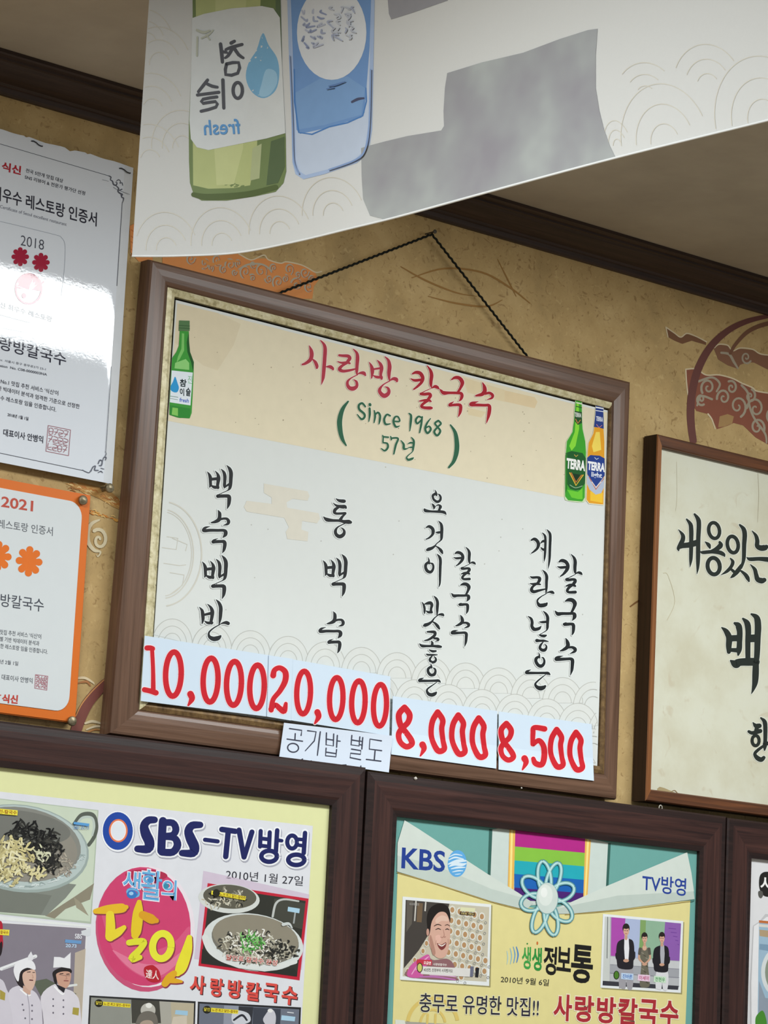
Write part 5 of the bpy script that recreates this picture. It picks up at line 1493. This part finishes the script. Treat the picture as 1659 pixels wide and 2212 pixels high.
a.stroke('-700 -25 5, 0 188 5, 1085 507 5', BD, sm=1); a.stroke('1218 770 5, 1190 1200 5, 1165 1600 5', BD, sm=1)
for s_ in ('1085 507 10, 1105 520 12, 1100 545 10, 1120 560 12, 1130 590 14, 1155 600 14, 1165 575 10, 1150 570 6', '1160 560 6, 1180 545 10, 1200 560 8, 1195 580 8, 1215 575 8, 1222 600 8', '1150 600 8, 1180 630 14, 1175 660 14, 1195 680 14, 1220 690 10, 1210 710 8', '1215 640 10, 1190 650 10', '1205 690 10, 1215 720 12, 1232 730 10, 1222 770 6', '1130 620 5, 1160 640 4, 1220 665 4, 1290 690 3', '1020 545 3, 1080 560 3'):
    a.stroke(s_, '5E626E')
a.text('식신', (14, 452), (206, 500), (22, 362), 'B42A38', bold=.035)
a.text('전국 5만개 맛집 대상', (255, 470), (626, 578), (260, 430), DK, bold=.012)
a.text('SNS 리뷰어 & 전문가 평가단 선정', (246, 536), (846, 702), (250, 496), DK, bold=.012)
a.text('최우수 레스토랑 인증서', (-75, 738), (962, 1012), (-70, 598), '2E303E', bold=.014)
a.text('Certificate of Seoul excellent restaurant', (0, 826), (662, 1006), (3, 794), '7A7E8C')
a.stroke('-60 958 3, 20 964 3, 540 1090 3, 610 1120 3, 645 1180 3, 648 1300 3, 638 1460 3, 610 1700 3', '9298A6')
a.text('2018', (205, 1196), (436, 1246), (210, 1096), '4E525E', bold=-.008)
def rosette(x, y, rx, ry, n, c, ph=0):
    for k in range(n):
        an = ph + 2 * math.pi * k / n
        a.stroke([(x, y, rx * .4), (x + rx * .5 * math.cos(an), y + ry * .5 * math.sin(an), rx * .5), (x + rx * .78 * math.cos(an), y + ry * .78 * math.sin(an), rx * .58)], c)
rosette(202, 1312, 82, 92, 8, 'A82440', -1.57); rosette(408, 1368, 82, 92, 8, 'A82440', -1.57)
a.ring(285, 1632, 128, 148, 18, 'B4485C'); a.ell(285, 1632, 122, 140, 'B4485C', a0=184, a1=368)
a.poly([(300, 1590), (325, 1540), (330, 1580), (350, 1560), (345, 1600), (370, 1590), (310, 1650), (285, 1640)], 'C8CED8'); a.stroke('370 1600 10, 410 1590 12, 400 1550 10', 'B4485C'); a.stroke('405 1590 10, 435 1560 10', 'B4485C'); a.ell(240, 1700, 22, 26, 'B4485C'); a.ell(175, 1582, 12, 14, 'C8CED8'); a.stroke('170 1605 7, 280 1640 7, 400 1660 7', 'C8CED8')
a.text('식신 최우수 레스토랑', (-60, 1800), (520, 1966), (-60, 1742), '4A4E5C')
a.stroke('-60 1870 2, 0 1890 3, 260 1960 3, 300 1965 2', '7A7E8C')
a.stroke('-40 2010 2, 410 2095 2', 'A4AAB6', sm=1)
a.z = ZC4
a.text('사랑방칼국수', (-165, 138), (738, 372), (-158, -8), '2E3040', bold=.006)
a.text('Restaurant  서울시 중구 충무로3가 23-1', (-150, 278), (512, 416), (-148, 250), '6A6E7A')
a.text('Certification  No. C08-0000003NA', (-150, 346), (526, 476), (-148, 318), '5A5E6A', bold=.01)
a.text("No.1 맛집 추천 서비스 '식신'이", (8, 562), (652, 698), (12, 508), DK, bold=.004)
a.text('한 빅데이터 분석과 엄격한 기준으로 선정한', (-28, 636), (890, 848), (-24, 584), DK, bold=.004)
a.text('수 레스토랑 임을 인증합니다.', (4, 748), (628, 882), (8, 694), DK, bold=.004)
a.text('2018년 1월 1일', (84, 928), (318, 978), (87, 888), DK, bold=.01)
a.text('대표이사 안병익', (36, 1148), (482, 1232), (40, 1066), DK, bold=.014)
def seal(q, c, wd, n, seed):
    for k in range(4):
        p0, p1 = q[k], q[(k + 1) % 4]
        a.stroke([(*p0, wd), (*p1, wd)], c, sm=1)
    RN = rnd(seed)
    def at(u, v):
        return (q[0][0] + (q[1][0] - q[0][0]) * u + (q[3][0] - q[0][0]) * v, q[0][1] + (q[1][1] - q[0][1]) * u + (q[3][1] - q[0][1]) * v)
    for i in range(n):
        for j in range(3):
            u0, v0, du, dv = .06 + .9 * i / n, .07 + .3 * j, .8 / n * .9, .24
            kind = RN.randrange(4)
            L = ([(0, 0), (1, 0), (.2, 1)], [(0, .1), (.5, 0), (1, .2), (.9, .9), (.1, 1), (0, .1)], [(.1, 0), (0, .9), (1, 1)], [(0, 0), (1, .1), (1, .5), (0, .5), (.1, 1), (1, 1)])[kind]
            a.stroke([(*at(u0 + p[0] * du, v0 + p[1] * dv), wd) for p in L], c, sm=2)
            a.stroke([(*at(u0 + .1 * du, v0 + (.5 + .1 * kind) * dv), wd), (*at(u0 + .9 * du, v0 + .55 * dv), wd)], c, sm=1)
seal([(540, 1032), (790, 1082), (768, 1370), (515, 1320)], 'A8707A', 6, 4, 1)
a.stroke('-600 1215 5, 0 1340 5, 930 1536 5', BD, sm=1); a.stroke('1245 375 5, 1220 800 5, 1185 1330 5', BD, sm=1)
for s_ in ('925 1530 8, 960 1550 10, 1000 1560 10, 1020 1530 8', '1020 1545 8, 1040 1500 12, 1070 1485 10, 1060 1530 14, 1100 1535 12', '1100 1460 10, 1120 1420 14, 1145 1435 12, 1135 1480 14, 1110 1480 8', '1150 1430 8, 1165 1390 10, 1190 1390 12, 1180 1420 8', '1170 1390 6, 1190 1350 8, 1180 1325 4', '1100 1560 8, 1130 1545 12, 1150 1560 8', '1130 1510 8, 1165 1520 8'):
    a.stroke(s_, '6A6E7A')
a.build('certificate_lettering', sh, 'dark and red printing with a thin ruled border')
for (s_, e_) in (((68, 305), (91, 316)), ((258, 364), (281, 374))):
    p0, p1 = FC.pt(*s_), FC.pt(*e_)
    pts = [p0 + Vector((0, .003, 0)), p0 + Vector((0, -.0008, 0))] + [p0 + (p1 - p0) * t + Vector((0, -.0012, .0012 * math.sin(t * 6.28))) for t in (.15, .4, .6, .85)] + [p1 + Vector((0, -.0008, 0)), p1 + Vector((0, .003, 0))]
    tube('staple', pts, .0008, ink('33343A', rough=.4), sh, 6)
BOLT = mottled('brushed_bolt', [(0.3, '6A6048'), (0.7, 'A0947A')], 200, rough=.4, metal=.5)
bolt('standoff_bolt', Flat(-.018).pt(238, 1054), 0.0062, -0.002, -0.019, BOLT, cert)

# ------------------------------------------------------------------ 2021 plaque with the orange edge
YA = -0.012
FA = Flat(YA)
xr = FA.pt(180, 1315).x; zt_ = FA.pt(192, 1069).z; zb_ = FA.pt(163, 1562).z; xl3 = xr - 0.36 * K
awd = thing('award_plaque', 'white award plaque dated 2021 with an orange edge, beneath the laminated certificate', 'plaque', ((xl3 + xr) / 2, -0.004, zb_))
box('orange_backing', xl3, xr, YA, -0.005, zb_, zt_, ink('D8722E', rough=.35, var=.03), awd, bev=.0012)
V, F = [], []
c0 = FA.pt(600 / 3.6875, 1020 + 195 / 3.6875); ins = .0125; rad = .020
A0, A1, B0, B1 = xl3 + ins, xr - ins, zb_ + ins, zt_ - ins
pts = []
for (cx_, cz_, a0) in ((A1 - rad, B1 - rad, 0), (A0 + rad, B1 - rad, 90), (A0 + rad, B0 + rad, 180), (A1 - rad, B0 + rad, 270)):
    for k in range(9):
        an = math.radians(a0 + k * 90 / 8)
        pts.append((cx_ + rad * math.cos(an), cz_ + rad * math.sin(an)))
n = len(pts)
V = [(x, YA - .0008, z) for x, z in pts] + [(x, YA + .001, z) for x, z in pts]
F = [list(range(n))[::-1]] + [[i, (i + 1) % n, n + (i + 1) % n, n + i] for i in range(n)]
fsh = meshobj('face_sheet', V, F, [ink('D4DADC', var=.015, rough=.4)], None, awd)
a = Art(Flat(YA - .0008), ZC5, base=0.0002)
a.text('2021', (8, 276), (262, 314), (13, 190), 'BE5648', bold=.02)
a.text('서울 최우수 레스토랑 인증서', (-360, 392), (420, 508), (-358, 322), '6A6E74', bold=.004)
def flower(x, y, rx, ry):
    for k in range(8):
        an = -1.5 + 2 * math.pi * k / 8
        a.stroke([(x, y, 44), (x + rx * .5 * math.cos(an), y + ry * .5 * math.sin(an), 48), (x + rx * .8 * math.cos(an), y + ry * .8 * math.sin(an), 58)], 'E0742C')
a.build('award_lettering', fsh, 'grey title under a red year')
for fx, fy in ((232, 710), (-14, 668)):
    a = Art(Flat(YA - .0008), ZC5, base=0.0002)
    flower(fx, fy, 98, 116)
    a.build('flower_print', fsh, 'orange printed flower')
a = Art(Flat(YA - .0008), ZC5, base=0.0002)
a.text('사랑방칼국수', (-180, 1044), (347, 1114), (-176, 940), '4A4E58', bold=.004)
a.build('award_lettering', fsh, 'grey shop name')
a = Art(Flat(YA - .0008), ZC5, base=0.0002)
for t, bl, br, tl_ in (("맛집 추천 서비스 '식신'이", (0, 1292), (328, 1330), (2, 1252)), ('별 기반 빅데이터 분석과', (0, 1346), (312, 1384), (2, 1308)), ('한 레스토랑 임을 인증합니다.', (2, 1402), (380, 1450), (4, 1364)), ('2021년 2월 1일', (-70, 1516), (144, 1542), (-68, 1482)), ('대표이사 안병익', (12, 1652), (258, 1684), (15, 1608))):
    a.text(t, bl, br, tl_, '5A5E66', bold=.006)
seal([(283, 1612), (381, 1625), (373, 1736), (277, 1720)], 'B07A84', 5, 4, 2)
a.text('식신', (14, 1836), (140, 1846), (20, 1766), 'C24438', bold=.035); a.stroke('-12 1780 6, 6 1775 8', 'C24438', sm=1)
a.build('award_lettering', fsh, 'small grey printing with a red seal and red signature')
bolt('standoff_bolt', Flat(-.018).pt(181.5, 1080), 0.0062, -0.002, -0.018, BOLT, awd)
bolt('standoff_bolt', Flat(-.018).pt(158, 1557.5), 0.0062, -0.002, -0.018, BOLT, awd)
bolt('standoff_bolt', Vector((xl3 + .010, 0, zt_ - .010)), 0.0062, -0.002, -0.018, BOLT, awd)
bolt('standoff_bolt', Vector((xl3 + .010, 0, zb_ + .010)), 0.0062, -0.002, -0.018, BOLT, awd)

# ------------------------------------------------------------------ banner hanging from the ceiling, seen from its back
pe = Flat(-0.55 * K).pt(285, 555)
ZB = pe.z
plan = []
for px_, py_ in ((285, 555), (384, 554.5), (514, 547.5), (640, 523.5), (750, 497), (860, 470), (1050, 418), (1330, 343), (1659, 262)):
    d = ray(px_, py_); t = ZB / d.z
    p = CAM + d * t
    plan.append((p.x, p.y))
# smooth the plan
plan = [(x, y) for x, y in crom(plan, 10)]
lx_, ly_ = plan[-1]; qx, qy = plan[-11]
L = math.hypot(lx_ - qx, ly_ - qy)
plan.append((lx_ + (lx_ - qx) / L * .35, ly_ + (ly_ - qy) / L * .35))
DR = Drape(plan)
BM = ink('CFD0CE', rough=.7, var=.02, scale=400)
def translucent(mt, amt):
    nt = mt.node_tree
    bs = nt.nodes['Principled BSDF']; out = nt.nodes['Material Output']
    tr = nt.nodes.new('ShaderNodeBsdfTranslucent'); tr.inputs[0].default_value = (.9, .9, .88, 1)
    mx = nt.nodes.new('ShaderNodeMixShader'); mx.inputs[0].default_value = amt
    nt.links.new(bs.outputs[0], mx.inputs[1]); nt.links.new(tr.outputs[0], mx.inputs[2]); nt.links.new(mx.outputs[0], out.inputs[0])
translucent(BM, .25)
ban = thing('banner', 'white hanging banner seen from behind, printed with two soju bottles and mirrored text', 'banner', (plan[40][0], plan[40][1], ZB))
V, F = [], []
n = len(plan)
for x, y in plan: V += [(x, y, ZB), (x, y, ZC - .001), (x + .0008, y, ZB), (x + .0008, y, ZC - .001)]
for i in range(n - 1):
    q = i * 4; r_ = q + 4
    F += [[q, q + 1, r_ + 1, r_], [q + 2, r_ + 2, r_ + 3, q + 3], [q, r_, r_ + 2, q + 2], [q + 1, q + 3, r_ + 3, r_ + 1]]
F += [[0, 2, 3, 1], [4 * n - 4, 4 * n - 3, 4 * n - 1, 4 * n - 2]]
vin = meshobj('vinyl_sheet', V, F, [BM], None, ban, smooth=False)
tube('hem', [(x, y, ZB + .001) for x, y in plan], .0013, ink('DDE0E0', rough=.6), vin, 6)
DN = 13
ZA = Zm(0, 0, 1.9988); ZR = Zm(830, 0, 2.0012)
# first bottle
a = Art(DR, ZA, base=.0004, dens=DN, inc=5e-5)
a.poly([(830, -150), (832, 60), (826, 300), (815, 540), (816, 700), (820, 790), (838, 845), (870, 866), (980, 866), (1100, 848), (1190, 828), (1224, 790), (1236, 740), (1234, 600), (1226, 450), (1216, 250), (1208, -150)], '6E7E54')
a.poly([(842, -150), (846, 60), (842, 300), (832, 540), (834, 800), (900, 815), (1010, 812), (1080, 800), (1110, 640), (1115, 300), (1130, -150)], 'AAB27C')
a.poly([(930, -150), (930, 60), (925, 640), (935, 800), (1010, 795), (1050, 640), (1060, 60), (1070, -150)], 'B6BC88')
a.poly([(1090, 640), (1130, 620), (1120, 770), (1080, 780)], 'A4AC84'); a.poly([(1170, 610), (1228, 590), (1230, 720), (1200, 790), (1150, 800)], '56664A')
a.poly([(1190, -150), (1208, -150), (1218, 300), (1224, 450), (1200, 400), (1190, 60)], '5A6A50'); a.stroke('835 840 20, 900 850 26, 1060 840 26, 1190 808 22', '55633F')
a.poly([(830, 78), (880, 60), (1000, 36), (1130, 26), (1180, 36), (1208, 76), (1216, 250), (1226, 450), (1232, 575), (1150, 598), (1000, 628), (900, 648), (850, 636), (824, 600), (818, 520), (826, 300)], 'C8CCCC')
a.smooth([(1134, 142), (1160, 195), (1196, 250), (1206, 320), (1190, 390), (1140, 424), (1090, 400), (1062, 340), (1072, 275), (1108, 215)], '76A6C6')
a.smooth([(1150, 300), (1190, 310), (1196, 360), (1160, 412), (1120, 412), (1130, 360)], '96BCD4')
MK = '54565C'
for s_ in ('1012 178 14, 998 186 16', '1045 192 14, 1000 204 15, 975 214 12', '1010 206 15, 1030 236 15, 1050 250 12', '1002 212 15, 985 240 14, 972 250 10', '952 190 15, 958 240 16, 960 268 14', '955 222 14, 978 226 12',
           '978 276 14, 1030 270 14, 1026 316 14, 974 322 14, 978 276 14',
           '962 345 15, 966 466 14',
           '896 345 13, 878 368 14, 856 396 12', '894 362 13, 916 372 14, 938 376 12', '852 410 13, 945 398 13', '936 418 13, 876 428 13, 876 446 13, 930 438 13, 932 462 13, 868 480 13'):
    a.stroke(s_, MK, sm=2)
a.ring(1026, 390, 20, 34, 14, MK)
a.text('fresh', (1040, 578), (882, 584), (1034, 512), '5E92C4', bold=.012)
for s_ in ('850 130 10, 880 140 12, 905 132 8', '852 160 8, 850 240 8', '870 165 7, 900 150 8, 920 130 6', '890 150 6, 905 170 7'): a.stroke(s_, 'B2B6A8')
a.build('bottle_picture', ban, 'pale green bottle with a mirrored label')
# second bottle
a = Art(DR, ZA, base=.0004, dens=DN, inc=5e-5)
a.poly([(1236, -150), (1246, 200), (1258, 500), (1262, 700), (1276, 752), (1310, 774), (1400, 752), (1540, 704), (1590, 662), (1606, 560), (1612, 300), (1620, -150)], '9DB0CE')
a.poly([(1250, -150), (1260, 200), (1272, 500), (1276, 690), (1292, 740), (1320, 756), (1420, 730), (1530, 690), (1574, 650), (1590, 540), (1596, 300), (1604, -150)], 'B4C0D2')
a.poly([(1250, -150), (1266, 300), (1280, 560), (1296, 578), (1400, 555), (1560, 508), (1574, 486), (1596, 200), (1606, -150)], '6C8FBE')
a.poly([(1276, 400), (1286, 560), (1400, 540), (1560, 495), (1576, 380), (1500, 330), (1380, 340)], '7698C2'); a.stroke('1270 300 6, 1290 572 7, 1420 548 6, 1566 500 6, 1580 380 5', '4E7AB2', sm=2)
a.ell(1432, 140, 150, 205, 'CCD0D4')
a.stroke('1520 440 10, 1545 428 12, 1570 424 8', '4A4E66')
R = rnd(21)
for k in range(18):
    x = 1310 + (k % 3) * 34 + R.uniform(-10, 10); y = 45 + (k // 3) * 28
    a.stroke('%f %f 7, %f %f 9, %f %f 6' % (x, y, x + R.uniform(-22, 22), y + R.uniform(5, 22), x + R.uniform(-5, 30), y + R.uniform(-5, 20)), R.choice(['9AA2B8', 'AEB4C4', '8A94B0']))
for k in range(20):
    x = 1440 + (k % 4) * 26 + R.uniform(-8, 8); y = 30 + (k // 4) * 30
    a.stroke('%f %f 5, %f %f 8, %f %f 5' % (x, y, x + R.uniform(-26, 26), y + R.uniform(0, 16), x + R.uniform(-4, 22), y + R.uniform(10, 30)), R.choice(['B4BAC6', 'A4ACC0', 'BCC2CC']))
for s_ in ('1420 372 5, 1450 366 8, 1490 352 4', '1410 384 4, 1440 378 6'): a.stroke(s_, '5E7AA8')
for q in ('1250 240 5, 1262 520 6, 1268 690 6, 1290 748 6', '1600 300 6, 1594 540 6, 1574 650 8, 1530 692 7, 1420 732 6'): a.stroke(q, '8098C0')
a.build('bottle_picture', ban, 'pale blue bottle with a blue label')
# grey letter shapes at the right and the arc pattern
GB = mottled('grey_print', [(0.32, '8A888E'), (0.5, '949698'), (0.68, 'A2A7A5')], 9, detail=3, rough=.7)
a = Art(DR, ZR, base=.0004, dens=DN, inc=5e-5)
a.poly([(15, -160), (15, 0), (20, 60), (30, 84), (120, 56), (275, 2), (275, -160)], '8F8F94')
a.poly([(272, 316), (420, 270), (600, 228), (760, 168), (880, 130), (922, 124), (914, 240), (914, 380), (930, 480), (950, 560), (975, 630), (1000, 682), (830, 726), (600, 792), (440, 834), (200, 900), (0, 948), (-62, 932), (-92, 860), (-98, 760), (-100, 640), (-60, 628), (0, 612), (100, 588), (246, 564), (258, 545), (256, 480), (262, 380)], GB)
a.build('printed_blocks', ban, 'grey blocks of reversed print')
a = Art(DR, ZA, base=.0003, dens=DN, inc=1e-5)
WC = 'C2BEB2'
def arcs(x, y, rx, ry, a0=188, a1=345, rot=-10):
    for q in (1, .66, .33):
        run = []
        for i in range(37):
            if i < 36:
                an = math.radians(a0 + (a1 - a0) * i / 35); t = math.radians(rot)
                u, v = rx * q * math.cos(an), ry * q * math.sin(an)
                p = (x + u * math.cos(t) - v * math.sin(t), y + u * math.sin(t) + v * math.cos(t))
                w_ = a.z(*p)
                bot = 548 if w_[0] < 500 else 548 - (w_[0] - 500) * .13 if w_[0] < 640 else 518 - (w_[0] - 640) * .25
                ok = w_[0] > 322 - w_[1] * .054 and w_[1] < bot
            else: ok = False
            if ok: run.append((*p, 3.6))
            else:
                if len(run) > 3: a.stroke(run, WC, sm=1, cap=False)
                run = []
for x, y in ((690, 280), (660, 480), (650, 700), (790, 640), (720, 1080), (960, 1060), (1210, 1010), (1440, 930)): arcs(x, y, 135, 165)
arcs(640, 190, 110, 150)
a.build('arc_pattern', ban)
a = Art(DR, ZR, base=.0003, dens=DN, inc=1e-5)
arcs(1215, 620, 190, 260, 185, 340); a.build('arc_pattern', ban)
a = Art(DR, ZR, base=.0003, dens=DN, inc=1e-5)
arcs(1640, 520, 210, 280, 180, 340)
a.build('arc_pattern', ban)
a = Art(DR, ZR, base=.0003, dens=DN, inc=1e-5)
arcs(1010, 640, 60, 120, 200, 330); arcs(1400, 380, 150, 190, 215, 330); arcs(1130, 420, 130, 150, 230, 320)
a.build('arc_pattern', ban)
